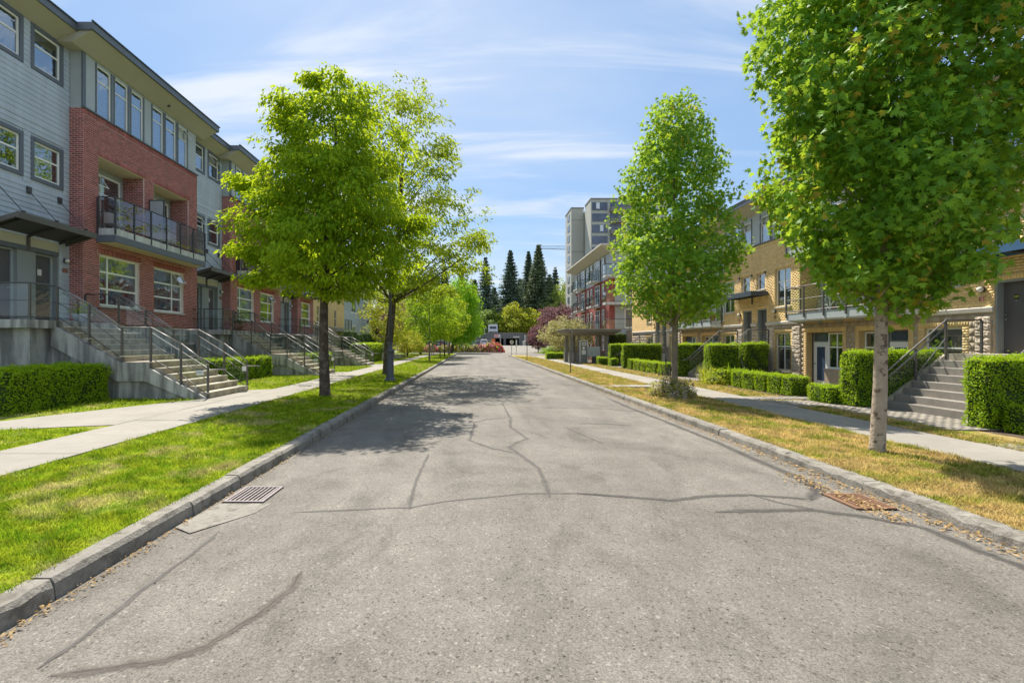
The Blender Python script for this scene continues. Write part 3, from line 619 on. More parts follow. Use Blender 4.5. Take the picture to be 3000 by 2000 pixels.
# grass blades, denser near the camera
def inpoly(P, poly):
    x, y = P[:, 0], P[:, 1]; c = np.zeros(len(P), bool)
    for (xa, ya), (xb, yb) in zip(poly, poly[1:]+poly[:1]):
        c ^= ((ya > y) != (yb > y)) & (x < (xb-xa)*(y-ya)/((yb-ya) or 1e-9)+xa)
    return c
def grass(name, label, m, regions, n, seed, hmin=.03, hmax=.075, hole=()):
    rng = np.random.default_rng(seed); P = []
    for (x0, x1, y0, y1, zf, wgt) in regions:
        k = int(n*wgt); y = y0*(y1/y0)**rng.uniform(0, 1, k); x = rng.uniform(x0, x1, k); P.append(np.stack([x, y, np.array([zf(a) for a in x])-.006], 1))
    P = np.concatenate(P)
    for h_ in hole: P = P[~inpoly(P, h_)]
    d = np.linalg.norm(P-EYEV, axis=1); a = rng.uniform(0, 2*np.pi, len(P))
    tip = np.stack([np.cos(a)*.6, np.sin(a)*.6, np.full(len(P), .8)], 1); nrm = np.stack([-np.sin(a), np.cos(a), rng.uniform(-.4, .4, len(P))], 1)
    nrm = np.cross(tip, nrm); h = rng.uniform(hmin, hmax, len(P))*(.6+.8*(np.sin(P[:, 0]*7.3+P[:, 1]*3.1)*np.sin(P[:, 1]*5.7-P[:, 0]*2.2)*.5+.5)); T = np.array(LEAF['blade'][0]); x, y, z = leaf_frames(nrm, tip)
    wd = np.clip(.004+.0011*d, .004, .05)[:, None, None]; hh = (h*(1+.02*d))[:, None, None]
    Vv = P[:, None]+T[None, :, 0:1]*x[:, None]*wd+T[None, :, 1:2]*y[:, None]*hh
    F = np.arange(len(P)*3).reshape(-1, 3)
    tag(link(name, mesh_np(name, Vv.reshape(-1, 3), F), m), label, 'grass', kind='stuff')
grass('grass', 'lush green grass of the verge beside the west kerb', 'lawn_green', [(-5.70, KL-.17, 2.2, 60, zl, 1.0)], 150000, 1)
grass('grass', 'green grass strips between the west pavement and the stairs', 'lawn_green', [(-10.5, -7.9, 10.6, 50, zl, .5), (-10, -7.08, 5.5, 9.0, zl, .3), (-7.8, -7.08, 17.2, 60, zl, .4)], 36000, 2, hole=PW)
grass('grass', 'parched yellow grass of the verge beside the east kerb', 'lawn_dry', [(KR+.18, 7.48, 3.6, 60, zr, 1.0)], 120000, 3)
grass('grass', 'dry grass strip between the east pavement and the hedges', 'lawn_dry', [(8.96, 9.72, 5.5, 13.5, zr, .4), (8.96, 10.3, 16.3, 60, zr, .6)], 30000, 4)
# dead leaves swept along the gutters
def litter(name, label, segs, n, seed, ls=.045):
    rng = np.random.default_rng(seed); P = []
    for x, y0, y1, sx, z, wgt in segs:
        k = int(n*wgt); y = y0*(y1/y0)**rng.uniform(0, 1, k); P.append(np.stack([x+np.sign(sx)*np.abs(rng.normal(0, abs(sx), k)), y, np.full(k, z)+rng.uniform(.006, .03, k)], 1))
    P = np.concatenate(P); nrm = rng.normal(0, .35, P.shape)+np.array([0, 0, 1]); tip = rng.normal(0, 1, P.shape)
    tag(link(name, leaf_mesh(name, P, nrm, tip, ls*rng.uniform(.5, 1.3, len(P)), 'leaf'), 'litter'), label, 'leaf litter', kind='stuff')
litter('leaf_litter', 'dry brown leaf litter lying along the east gutter', [(KR-.02, 3.2, 40, -.10, 0, .8), (KR-.35, 4.8, 6.6, -.12, .01, .2)], 2000, 1)
litter('leaf_litter', 'dry brown leaf litter lying along the west gutter', [(KL+.02, 2.2, 30, .05, 0, 1.0)], 900, 2, .03)
litter('leaf_litter', 'pale fallen petals scattered on the grass under the west tree', [(-3.4, 9, 20, -.9, .15, .8), (-4.5, 6, 13, -1.2, .17, .2)], 260, 3, .05)
# catch basins
def basin(label, x0, x1, y0, y1, m, across):
    t = thing('storm_drain', label, 'storm drain', ((x0+x1)/2, (y0+y1)/2, 0), 'storm drains in the gutters')
    MB().box(x0, x1, y0, y1, -.11, .012).build('shade_black', 'shade_black', t)  # solid block; the shaft's darkness is its black colour
    e = .035; z0, z1 = .013, .028
    f = MB(); f.box(x0, x0+e, y0, y1, z0, z1).box(x1-e, x1, y0, y1, z0, z1).box(x0+e, x1-e, y0, y0+e, z0, z1).box(x0+e, x1-e, y1-e, y1, z0, z1); f.build('frame', m, t)
    n = 8
    for i in range(n):
        c = x0+e+(x1-x0-2*e)*(i+.5)/n if across else 0
        MB().box(c-.011, c+.011, y0+e, y1-e, z0, z1-.003).build('bar', m, t)
basin('grey iron storm drain grate beside the west kerb', KL+.10, KL+.56, 5.42, 6.0, 'iron', True)
basin('rusty storm drain grate half buried in leaves by the east kerb', KR-.62, KR-.18, 5.2, 5.72, 'iron_rust', True)
flat('gutter_patch', 'concrete_old', [(KL+.02, 4.7), (KL+.25, 4.55), (KL+.62, 5.1), (KL+.66, 5.4), (KL+.08, 5.4)], .014)
# ---------------------------------------------------------------- windows, doors
def window(par, s, d, y0, y1, z0, z1, vs=(), hs=(), ins=.05, fr=.06, m='white_frame', back='interior', trim=None, openv=None, glass='window_glass', sill=None, backz=None, name='window'):
    """a framed window in the wall plane |x|=d; part = the frame, sub-parts = panes, backing, sill, surround"""
    a, b = d+ins, d+ins+.06; mb = MB()
    mb.box(s*a, s*b, y0, y0+fr, z0, z1).box(s*a, s*b, y1-fr, y1, z0, z1).box(s*a, s*b, y0+fr, y1-fr, z0, z0+fr).box(s*a, s*b, y0+fr, y1-fr, z1-fr, z1)
    Y = [y0+fr]+[y0+(y1-y0)*v for v in vs]+[y1-fr]; Z = [z0+fr]+[z0+(z1-z0)*h for h in hs]+[z1-fr]; e = fr*.45
    for v in Y[1:-1]: mb.box(s*(a+.004), s*(b-.004), v-e, v+e, z0+fr, z1-fr)
    for h in Z[1:-1]: mb.box(s*(a+.008), s*(b-.008), y0+fr, y1-fr, h-e, h+e)
    w_ = mb.build(name, m, par)
    for i in range(len(Y)-1):
        for j in range(len(Z)-1):
            p, q, r, t = Y[i]+(e if i else 0), Y[i+1]-(e if i < len(Y)-2 else 0), Z[j]+(e if j else 0), Z[j+1]-(e if j < len(Z)-2 else 0)
            if openv == (i, j):                 # awning light pushed out from its top edge
                c, sn = math.cos(.62), math.sin(.62); H = t-r; dd = H*sn; zb = t-H*c
                k = .035; fm = MB()
                def pt(y, f): return (s*(a-.01-dd*f), y, t-(t-zb)*f)
                for (ya, yb, fa, fb) in ((p, p+k, 0, 1), (q-k, q, 0, 1), (p+k, q-k, 0, .08), (p+k, q-k, .92, 1)):
                    A = [pt(ya, fa), pt(yb, fa), pt(yb, fb), pt(ya, fb)]; B = [(x+s*.03, y, z+.015) for x, y, z in A]
                    fm.add(A+B, [(0, 1, 2, 3), (7, 6, 5, 4), (0, 4, 5, 1), (1, 5, 6, 2), (2, 6, 7, 3), (3, 7, 4, 0)])
                fm.build('open_sash', m, w_); A = [pt(p+k, .08), pt(q-k, .08), pt(q-k, .92), pt(p+k, .92)]
                MB().add([(x+s*.012, y, z) for x, y, z in A], [(0, 1, 2, 3)]).build('pane', glass, w_)
            else: MB().box(s*(a+.024), s*(a+.032), p, q, r, t).build('pane', glass, w_)
    bz = backz if backz is not None else z0
    if back != 'interior' and bz > z0+.05: MB().box(s*(b+.10), s*(b+.11), y0, y1, z0, bz).build('backing', 'interior', w_)
    MB().box(s*(b+.06), s*(b+.07), y0, y1, bz, z1).build({'curtain': 'curtain', 'blind': 'blind'}.get(back, 'backing'), back, w_)
    if sill: MB().box(s*(d-.05), s*(a-.001), y0-.04, y1+.04, z0-.07, z0-.002).build('sill', sill, w_)
    if trim:
        k = .12; tm = MB(); p, q = d-.035, d+ins+.02
        tm.box(s*p, s*q, y0-k, y0-.001, z0-k, z1+k).box(s*p, s*q, y1+.001, y1+k, z0-k, z1+k).box(s*p, s*q, y0-.001, y1+.001, z0-k, z0-.001).box(s*(p-.012), s*q, y0-.001, y1+.001, z1+.001, z1+k)
        tm.build('surround', trim, w_)
    return w_
def sconce(par, s, d, y, z):
    o = MB().box(s*(d-.05), s*(d-.001), y-.07, y+.07, z-.07, z+.07).build('wall_lamp', 'dark_metal', par)
    MB().lathe((0, 0, 0), [(.075, 0), (.07, .05), (.045, .085), (.01, .1)], 12).build('globe', 'lamp_glass', o, True)
    g = o.children[0]; g.rotation_euler = (0, -s*math.pi/2, 0); g.location = (s*(d-.05), y, z)
def guard(par, pts, z0, h, post='bronze_metal', rail='bronze_metal', glass='guard_glass', drop=.25, endp=(True, True), mid=True, railr=.022, low=True):
    """a glazed guard along level points (x,y): posts, rails, a pane for each bay"""
    n = len(pts)
    for i, (x, y) in enumerate(pts):
        if (i == 0 and not endp[0]) or (i == n-1 and not endp[1]): continue
        MB().box(x-.025, x+.025, y-.025, y+.025, z0-drop, z0+h-.02).build('post', post, par)
    for (xa, ya), (xb, yb) in zip(pts, pts[1:]):
        MB().tube([(xa, ya, z0+h), (xb, yb, z0+h)], railr, 8).build('top_rail', rail, par, True)
        if mid: MB().tube([(xa, ya, z0+h*.52), (xb, yb, z0+h*.52)], .011, 6).build('mid_rail', rail, par)
        if low: MB().tube([(xa, ya, z0+.07), (xb, yb, z0+.07)], .016, 6).build('bottom_rail', rail, par)
        L_ = math.hypot(xb-xa, yb-ya); ux, uy = (xb-xa)/L_, (yb-ya)/L_; k = .035
        if L_ > .12:
            A = [(xa+ux*k, ya+uy*k), (xb-ux*k, yb-uy*k)]; nx, ny = -uy*.004, ux*.004
            vs = [(A[0][0]+nx, A[0][1]+ny), (A[1][0]+nx, A[1][1]+ny), (A[1][0]-nx, A[1][1]-ny), (A[0][0]-nx, A[0][1]-ny)]
            MB().prism(vs, z0+.10, z0+h-.035, 'z').build('glass_panel', glass, par)

# ================================================================ WEST BUILDING (red brick bays, grey siding)
WB = thing('townhouse_row', 'long red brick and blue-grey siding townhouse row with raised stairs', 'building', (-14, 26, .2))
DS, DB, MOD = 14.1, 13.6, 10.1
ZB, ZT = 2.5, 9.97
def siding(y0, y1, z0, z1, ops, d, s=-1, board=.163, m='siding', par=None, name='siding_board', joined=False):
    n = int(round((z1-z0)/board)); h = (z1-z0)/n; acc = MB(); cache = {}
    for r in range(n):
        a = z0+r*h; b = a+h
        for p, q in spans(y0, y1, [o for o in ops if o[2] < b-.02 and o[3] > a+.02]):
            poly = [(s*(d+.01), a), (s*(d-.022), a+.001), (s*(d-.024), a+.014), (s*(d-.006), b+.012), (s*(d+.01), b+.012)]
            if joined: acc.prism(poly, p, q, 'y'); continue
            key = (r, round(p, 3), round(q, 3)); MB().prism(poly, p, q, 'y').build(name, m, par)
    if joined and acc.v: tag(acc.build(name+'s', m, par), kind='stuff')
BR = []                                         # every red brick of the row
def bay(k, half=False):
    y0 = 16.77+MOD*k; Wd = 3.55 if half else 6.83; y1 = y0+Wd; P = WB; s = -1
    lw = [(.72, 2.78)]+([] if half else [(3.68, 5.73)]); op = [(.66, 3.07)]+([] if half else [(3.66, 6.13)])
    O = [(y0+a, y0+b, 3.17, 5.03) for a, b in lw]+[(y0+a, y0+b, 5.92, 8.55) for a, b in op]
    for p, q, a, b in rects(y0, y1, ZB, ZT, O): MB().box(s*DB, s*(DB+.25), p, q, a, b).build('wall', 'red_mortar', P)
    sol = [(o[0]-.1, o[1]+.1, o[3], o[3]+.2) for o in O]
    bs = brick_rects(y0-.007, y1, ZB, ZT, O, soldier=sol+[(y0-.012, y1, ZT-.2, ZT)])
    BR.extend([(s*(DB-.007), s*(DB+.001), u, v, a, b) for u, v, a, b in bs])
    side = lambda Y, d0, d1, z0, z1: BR.extend([(-u, -v, Y-.007, Y+.001, a, b) for u, v, a, b in brick_rects(d0, d1, z0, z1, [])])
    MB().box(s*(DB+.251), s*(DS+.1), y0, y0+.25, ZB, ZT).build('wall', 'red_mortar', P); side(y0, DB, DS+.02, ZB, ZT)
    MB().box(s*(DB+.251), s*(DS+.1), y1-.25, y1, ZB, ZT).build('wall', 'red_mortar', P)
    for a, b in op:                             # recessed balcony doors
        p, q = y0+a, y0+b
        MB().box(s*14.48, s*14.6, p-.3, q+.3, 5.9, 8.6).build('recess_wall', 'panel_grey', P)
        MB().box(s*(DB+.251), s*14.48, p-.25, p-.002, 5.9, 8.55).build('recess_side', 'red_mortar', P)
        MB().box(s*(DB+.02), s*14.48, q+.002, q+.25, 5.9, 8.55).build('recess_side', 'red_mortar', P); side(q+.002, DB+.03, 14.48, 5.92, 8.54)
        MB().box(s*(DB+.03), s*14.48, p, q, 8.54, 8.62).build('recess_ceiling', 'soffit_warm', P)
        window(P, s, 14.40, p+.1, q-.25, 5.95, 8.28, vs=(.5,), hs=(.68,), ins=.0, back='blind', openv=(0, 1) if a < 1 else None, fr=.08, backz=6.2, name='balcony_door')
    for i, (a, b) in enumerate(lw):
        vs, ov = ((.24,), None) if i == 0 else ((.66,), (1, 2))
        window(P, s, DB, y0+a, y0+b, 3.17, 5.03, vs=vs, hs=(.34, .67), ins=.10, openv=ov, sill='stone_cap', fr=.075, back='blind', backz=3.9)
    # glazed top storey
    tw = [(.66, 1.31), (1.53, 2.19), (2.40, 3.06)]+([] if half else [(3.66, 4.33), (4.53, 5.23), (5.43, 6.08)])
    TO = [(y0+a, y0+b, ZT+.001, 11.83) for a, b in tw]
    for p, q, a, b in rects(y0+.02, y1-.02, ZT, 11.95, TO): MB().box(s*(DB+.05), s*(DB+.3), p, q, a, b).build('panel', 'panel_grey', P)
    MB().box(s*(DB+.301), s*DS, y0+.02, y0+.2, ZT, 11.95).build('panel', 'panel_grey', P)
    MB().box(s*(DB+.02), s*(DB+.07), y0-.01, y0+.13, ZT+.05, 11.95).build('corner_trim', 'trim_grey', P)
    for a, b in tw: window(P, s, DB+.05, y0+a, y0+b, ZT+.04, 11.83, hs=(.70,), ins=.02, fr=.05, back='curtain', openv=(0, 1) if a > 5.3 else None, trim=None)
    for i in range(len(tw)):
        a, b = tw[i]
        for yy in (y0+a-.085, y0+b+.005): MB().box(s*(DB+.035), s*(DB+.06), yy, yy+.08, ZT+.03, 11.88).build('mullion', 'trim_grey', P)
    MB().box(s*(DB-.06), s*(DB+.06), y0-.04, y1+.04, ZT, ZT+.045).build('flashing', 'fascia', P)
    # balcony
    b0, b1 = y0+.56, (y0+3.45 if half else y0+6.3); dF = 12.91
    bal = MB().box(s*dF, s*(DB-.013), b0, b1, 5.68, 5.92).build('balcony', 'balcony_slab', P)
    MB().box(s*(dF-.02), s*(DB-.014), b0-.02, b1+.02, 5.43, 5.679).build('slab_edge', 'trim_grey', bal)
    MB().box(s*(dF+.05), s*(DB-.02), b0+.05, b1-.05, 5.41, 5.429).build('slab_soffit', 'soffit_warm', bal)
    nb = 3 if half else 6; pts = [(s*(DB-.06), b0)]+[(s*dF, b0+(b1-b0)*i/nb) for i in range(nb+1)]+[(s*(DB-.06), b1)]
    guard(bal, pts, 5.92, 1.12, 'dark_metal', 'dark_metal', 'tint_glass', drop=.22)
    if not half:                                # privacy screen between the two flats
        yy = y0+3.37; MB().box(s*13.0, s*13.55, yy-.012, yy+.012, 6.0, 7.72).build('privacy_screen', 'panel_grey', bal)
        sc = bal.children[-1]; MB().box(s*12.96, s*13.0, yy-.03, yy+.03, 5.92, 7.76).box(s*13.55, s*13.587, yy-.03, yy+.03, 5.92, 7.76).box(s*13.0, s*13.55, yy-.03, yy+.03, 7.721, 7.76).build('screen_frame', 'dark_metal', sc)
    # roof over the bay
    ov = .58; poly = [(s*12.83, 12.34), (s*12.83, 12.58), (s*18, 12.75), (s*18, 12.0), (s*(DB+.3), 11.96)]
    r = MB().prism([(s*12.9, 12.33), (s*12.9, 12.50), (s*18, 12.66), (s*18, 11.94), (s*(DB-.02), 11.93)], y0-ov+.06, y1+ov-.06).build('roof', 'soffit', P)
    f = MB(); f.box(s*12.82, s*12.899, y0-ov, y1+ov, 12.32, 12.56).box(s*12.9, s*18, y0-ov, y0-ov+.059, 12.30, 12.56).box(s*12.9, s*18, y1+ov-.059, y1+ov, 12.30, 12.56); f.build('fascia', 'fascia', r)
    MB().box(s*12.78, s*12.84, y0-ov-.04, y1+ov+.04, 12.561, 12.60).build('gutter', 'navy_metal', r)
    if not half: MB().lathe((s*13.3, y0+4.2, 12.05), [(.06, 0), (.06, .09)], 10).build('soffit_lamp', 'dark_metal', r)
def sidesec(k, joined=False):
    yE = 16.77+MOD*k; y0 = yE-3.28; s = -1; P = WB
    wy = [(yE-2.81, yE-1.84), (yE-1.35, yE-.38)]
    U = [(a, b, 10.65, 11.86) for a, b in wy]; Mz = [(a, b, 7.12, 8.26) for a, b in wy]
    dr = (y0+.15, yE-.42, ZB, 5.15); T = [(a-.12, b+.12, c-.12, e+.12) for a, b, c, e in U+Mz]
    for p, q, a, b in rects(y0, yE, ZB, 11.98, U+Mz+[dr]): MB().box(s*(DS+.011), s*(DS+.2), p, q, a, b).build('wall', 'siding', P)
    siding(y0, yE-.001, ZB, 8.80, T+[dr], DS, par=P, joined=joined); siding(y0, yE-.001, 8.86, 11.98, T, DS, par=P, joined=joined)
    MB().box(s*(DS-.03), s*(DS+.009), y0, yE-.001, 8.80, 8.858).build('belly_band', 'siding', P)
    for i, (a, b, c, e) in enumerate(U): window(P, s, DS, a, b, c, e, hs=(.58,), ins=.02, trim='trim_grey', back='blind', backz=10.7, openv=(0, 1) if (k and i) else None)
    for i, (a, b, c, e) in enumerate(Mz): window(P, s, DS, a, b, c, e, hs=(.58,), ins=.02, trim='trim_grey', back='interior', openv=(0, 1) if (k and i == 0) else None)
    # porch: two dark doors, pale panel above
    MB().box(s*(DS+.02), s*(DS+.2), dr[0], dr[1], 4.86, 5.15).build('porch_panel', 'siding_cream', P)
    MB().box(s*(DS-.01), s*(DS+.2), dr[0], dr[1], 4.72, 4.858).build('porch_head', 'trim_grey', P)
    ds = [(y0+.62, y0+1.43), (yE-1.22, yE-.46)]
    MB().box(s*(DS+.05), s*(DS+.26), dr[0], ds[0][0], ZB, 4.719).build('porch_pier', 'door_grey', P)
    for a, b in ds:
        o = MB().box(s*(DS+.22), s*(DS+.26), a+.06, b-.06, ZB, 4.66).build('door', 'door_dark', P)
        fr = MB(); fr.box(s*(DS+.17), s*(DS+.25), a, a+.055, ZB, 4.719).box(s*(DS+.17), s*(DS+.25), b-.055, b, ZB, 4.719).box(s*(DS+.17), s*(DS+.25), a+.055, b-.055, 4.665, 4.719); fr.build('door_frame', 'panel_grey', o)
        MB().lathe((s*(DS+.19), b-.17, 3.48), [(.03, 0), (.035, .03), (.02, .05)], 8).box(s*(DS+.18), s*(DS+.22), b-.19, b-.15, 3.62, 3.67).build('door_handle', 'chrome', o)
    MB().box(s*(DS+.211), s*(DS+.219), yE-.98, yE-.83, 4.02, 4.22).build('notice', 'sign_white', P.children[-1])
    MB().box(s*(DS+.05), s*(DS+.26), ds[0][1], ds[1][0], ZB, 4.719).build('porch_pier', 'door_grey', P)
    MB().box(s*(DS+.27), s*(DS+.3), dr[0], dr[1], ZB, 4.75).build('porch_back', 'trim_grey', P)
    MB().box(s*(DS+.0), s*(DS+.26), ds[1][1], dr[1], ZB, 4.719).build('porch_jamb', 'door_grey', P)
    sconce(P, s, DS-.03, yE-.2, 4.62); MB().box(s*(DS-.045), s*(DS-.03), yE-.30, yE-.10, 4.22, 4.36).build('number_plaque', 'plaque', P)
    # canopy tipped up towards the street, hung on rods
    c0, c1 = y0+.3, yE-.12; d0 = 13.1; zi, zo = 5.26, 5.56
    cp = MB().prism([(s*(DS-.03), zi), (s*d0, zo), (s*d0, zo-.14), (s*(DS-.03), zi-.14)], c0, c0+.07).prism([(s*(DS-.03), zi), (s*d0, zo), (s*d0, zo-.14), (s*(DS-.03), zi-.14)], c1-.07, c1)
    cp.box(s*(d0-.05), s*(d0-.001), c0, c1, zo-.17, zo+.01); cp = cp.build('canopy', 'bronze_metal', P)
    MB().prism([(s*(DS-.03), zi-.05), (s*d0, zo-.05), (s*d0, zo-.035), (s*(DS-.03), zi-.035)], c0+.071, c1-.071).build('canopy_deck', 'dark_metal', cp)
    for i in range(3):
        yy = c0+.3+(c1-c0-.6)*i/2
        MB().prism([(s*(DS-.03), zi-.06), (s*d0, zo-.06), (s*d0, zo-.13), (s*(DS-.03), zi-.13)], yy-.03, yy+.03).build('canopy_joist', 'dark_metal', cp)
        MB().tube([(s*DS, yy, 6.62), (s*(d0+.08), yy, zo+.06)], .014, 6).build('tie_rod', 'dark_metal', cp)
        MB().box(s*(DS-.07), s*(DS-.012), yy-.07, yy+.07, 6.52, 6.72).box(s*(d0+.04), s*(d0+.12), yy-.035, yy+.035, zo-.02, zo+.1).build('rod_bracket', 'dark_metal', cp)
    yy = (ds[0][1]+ds[1][0])/2; MB().box(s*(DS-.04), s*(DS+.02), yy-.04, yy+.04, 4.72, 5.2).build('canopy_bracket', 'bronze_metal', cp)
    # eave
    r = MB().prism([(s*13.42, 12.28), (s*13.42, 12.45), (s*18, 12.6), (s*18, 12.0), (s*(DS-.05), 11.98)], y0-.2, yE+.2).build('roof', 'soffit', P)
    MB().box(s*13.36, s*13.419, y0-.2, yE+.2, 12.27, 12.50).build('fascia', 'fascia', r)
    MB().box(s*13.32, s*13.38, y0-.2, yE+.2, 12.501, 12.54).build('gutter', 'navy_metal', r)
for k in (0, 1, 2): sidesec(k, joined=(k == 2))
bay(0); bay(1); bay(2, True)
brick_skin(WB, 'brick', 'red_brick', BR, 300)
# podium with cellar windows
pod = [(17.3, 18.4, .9, 1.7), (19.2, 20.3, .9, 1.7), (21.2, 22.3, .9, 1.7), (27.6, 28.7, .9, 1.7), (29.6, 30.7, .9, 1.7), (31.6, 32.7, .9, 1.7)]
for p, q, a, b in rects(12.5, 40.5, -.1, ZB-.002, pod): MB().box(13.62*-1, -14.2, p, q, a, b).build('podium_wall', 'concrete_wall', WB)
for o in pod: window(WB, -1, 13.62, *o, vs=(.5,), ins=.05)
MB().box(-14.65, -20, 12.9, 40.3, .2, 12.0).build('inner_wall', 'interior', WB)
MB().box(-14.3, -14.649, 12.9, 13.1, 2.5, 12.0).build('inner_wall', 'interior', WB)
MB().box(-13.85, -20, 40.31, 40.45, .2, 12.1).build('end_wall', 'panel_grey', WB)

# ---------------------------------------------------------------- concrete front stairs of the west row
def west_stairs(label):
    t = thing('entry_stairs', label, 'stairs', (-10, 15.15, .2), 'concrete stairs of the red brick row'); s = -1
    y0, y1 = 14.0, 16.3; zt, zm, zb = 2.45, 1.26, .205; ru, rl = (zt-zm)/7, (zm-zb)/6
    def step(d0, d1, z, r, nm='step'): MB().box(s*d0, s*d1, y0, y1, z-r*1.15, z).build(nm, 'concrete_step', t); MB().box(s*(d1-.012), s*(d1+.035), y0-.15, y1+.02, z-.022, z+.004).build('lit_nosing', 'lit_nosing', t.children[-1])
    e = [12.1-1.9*i/6 for i in range(7)]
    for i in range(6): step(e[i], e[i+1]-.03, zt-ru*(i+1), ru)
    step(10.2, 9.35, zm, rl, 'mid_landing')
    g = [9.38-1.66*i/5 for i in range(6)]
    for i in range(5): step(g[i]-.0, g[i+1]-.03, zm-rl*(i+1), rl)
    MB().box(s*12.07, s*14.08, 13.1, 16.4, 2.22, zt).build('top_landing', 'concrete_wall', t)
    MB().box(s*12.25, s*13.6, 13.3, 16.2, -.1, 2.219).build('landing_wall', 'concrete_wall', t)
    top = [(s*12.2, zt-.02), (s*12.1, zt-.02), (s*12.1, zt-ru), (s*10.2, zm-.005), (s*9.38, zm-.005), (s*9.38, zm-rl), (s*7.72, zb+.01), (s*7.72, zb-.2)]
    bot = [(s*8.3, zb-.2), (s*8.35, zb+.02), (s*9.5, zm-.55), (s*10.3, zm-.55), (s*12.2, zt-.72)]
    for yy, a, b in ((y0, -.13, .09), (y1, -.09, .13)):
        MB().prism(top+bot, yy+a, yy+b).build('stringer', 'concrete_wall', t)
        MB().prism([(s*12.24, zt-.6), (s*10.3, zm-.45), (s*9.5, zm-.45), (s*8.0, zb), (s*8.0, zb-.3), (s*12.24, zb-.3)], yy-.05 if a < -.1 else yy-.02, yy+.02 if a < -.1 else yy+.05).build('side_wall', 'concrete_wall', t)
    P = [(12.07, zt), (11.15, zt-(12.1-11.15)*ru/.3167), (10.2, zm), (9.37, zm), (8.5, zm-(9.38-8.5)*rl/.332), (7.72, zb)]
    for yy, o in ((y0-.05, -1), (y1+.05, 1)):
        for i, (d, z) in enumerate(P):
            MB().box(s*(d-.022), s*(d+.022), yy-.03, yy+.03, z-.18 if i < 5 else z-.02, z+(.98 if i in (0, 2, 3) else .96)).build('post', 'bronze_metal', t)
        for i in range(5):
            (da, za), (db, zb_) = P[i], P[i+1]
            for h, r, nm in ((.99, .024, 'handrail'), (.52, .010, 'mid_rail'), (.10, .014, 'bottom_rail')):
                MB().tube([(s*da, yy, za+h), (s*db, yy, zb_+h)], r, 8).build(nm, 'rail_steel' if nm == 'handrail' else 'bronze_metal', t, True)
            k = .05; f0, f1 = k/(da-db), 1-k/(da-db); A = lambda f, h: (s*(da+(db-da)*f), za+(zb_-za)*f+h)
            MB().prism([A(f0, .13), A(f1, .13), A(f1, .955), A(f0, .955)], yy-.005, yy+.005).build('glass_panel', 'guard_glass', t)
        MB().tube([(s*12.0, yy-o*.09, zt+.83), (s*10.2, yy-o*.09, zm+.83), (s*9.7, yy-o*.09, zm+.83)], .018, 8).tube([(s*9.4, yy-o*.09, zm+.83), (s*7.72, yy-o*.09, zb+.83), (s*7.25, yy-o*.09, zb+.83)], .018, 8).build('grab_rail', 'rail_steel', t, True)
    guard(t, [(s*12.13, y0-.05), (s*12.13, 13.15), (s*13.05, 13.15), (s*14.0, 13.15)], zt, 1.0, 'bronze_metal', 'bronze_metal', drop=.2, endp=(False, False))
    guard(t, [(s*12.13, y1+.05), (s*13.2, y1+.05)], zt, 1.0, 'dark_metal', 'dark_metal', drop=.0, endp=(False, True))
    MB().box(s*7.83, s*8.03, y0-.094, y0-.082, zb+.68, zb+.86).build('notice_plate', 'sign_white', t)
    pl = t.children[-1]; MB().box(s*7.83, s*8.03, y0-.097, y0-.0945, zb+.82, zb+.86).box(s*7.85, s*8.01, y0-.097, y0-.0945, zb+.77, zb+.78).box(s*7.85, s*8.01, y0-.097, y0-.0945, zb+.73, zb+.74).build('notice_print', 'sign_black', pl)
    MB().box(s*7.72, s*7.86, y1-.03, y1-.02, zb+.66, zb+.82).build('notice_plate', 'sign_white', t)
    return t
st = west_stairs('concrete front stairs with glass railings beside the long clipped hedge')
for k, lb in ((1, 'concrete front stairs of the second brick bay, behind the tree trunk'), (2, 'farthest concrete front stairs of the red brick row')):
    c = copy_tree(st, None, (-10, 15.15+MOD*k, .2)); c['label'] = lb
# ================================================================ EAST BUILDING (yellow brick)
EB = thing('townhouse_row', 'yellow brick townhouse row with block base and grey balconies', 'building', (14.3, 26, 0))
DR, EM = 14.2, 12.4; EZ0, EZB, EZT = -.05, 2.78, 6.72; Y0E, Y1E = 9.6, 43.7
YB = []; BLK = []; SPL = []
ops_hi = []; ops_lo = []; sol_hi = []; win = []; frames = []
ents = [13.3+EM*k for k in range(3)]
for k, f in enumerate(ents):
    for a, b, c, e, hs, vs, bk in ((.8, 2.0, 3.5, 5.27, (.62,), (.5,), 'interior'), (-.7, .1, 4.47, 5.27, (), (), 'interior'), (-2.0, -1.3, 4.47, 5.27, (), (), 'interior'), (-3.93, -2.8, 3.5, 5.27, (.66,), (.5,), 'blind')):
        if f+a > Y0E+.2: win.append((f+a, f+b, c, e, hs, vs, bk)); ops_hi.append((f+a, f+b, c, e)); sol_hi.append((f+a-.06, f+b+.06, e, e+.2))
    for a, b in ((.8, 2.0), (-3.93, -2.8)):
        if f+a > Y0E+.2: win.append((f+a, f+b, .55, 2.27, (.64,), (.5,), 'blind')); ops_lo.append((f+a, f+b, .55, 2.27)); frames.append((f+a-.2, f+b+.2, .35, 2.5, f+a, f+b, .55, 2.27))
    for a, b in ((-.86, -.08), (-2.14, -1.36)):
        if f+a > Y0E+.2:
            ops_hi.append((f+a, f+b, EZB, 3.5)); ops_lo.append((f+a, f+b, 1.5, EZB)); sol_hi.append((f+a-.06, f+b+.06, 3.5, 3.7))
pat = []                                        # patio recesses and the balconies above them
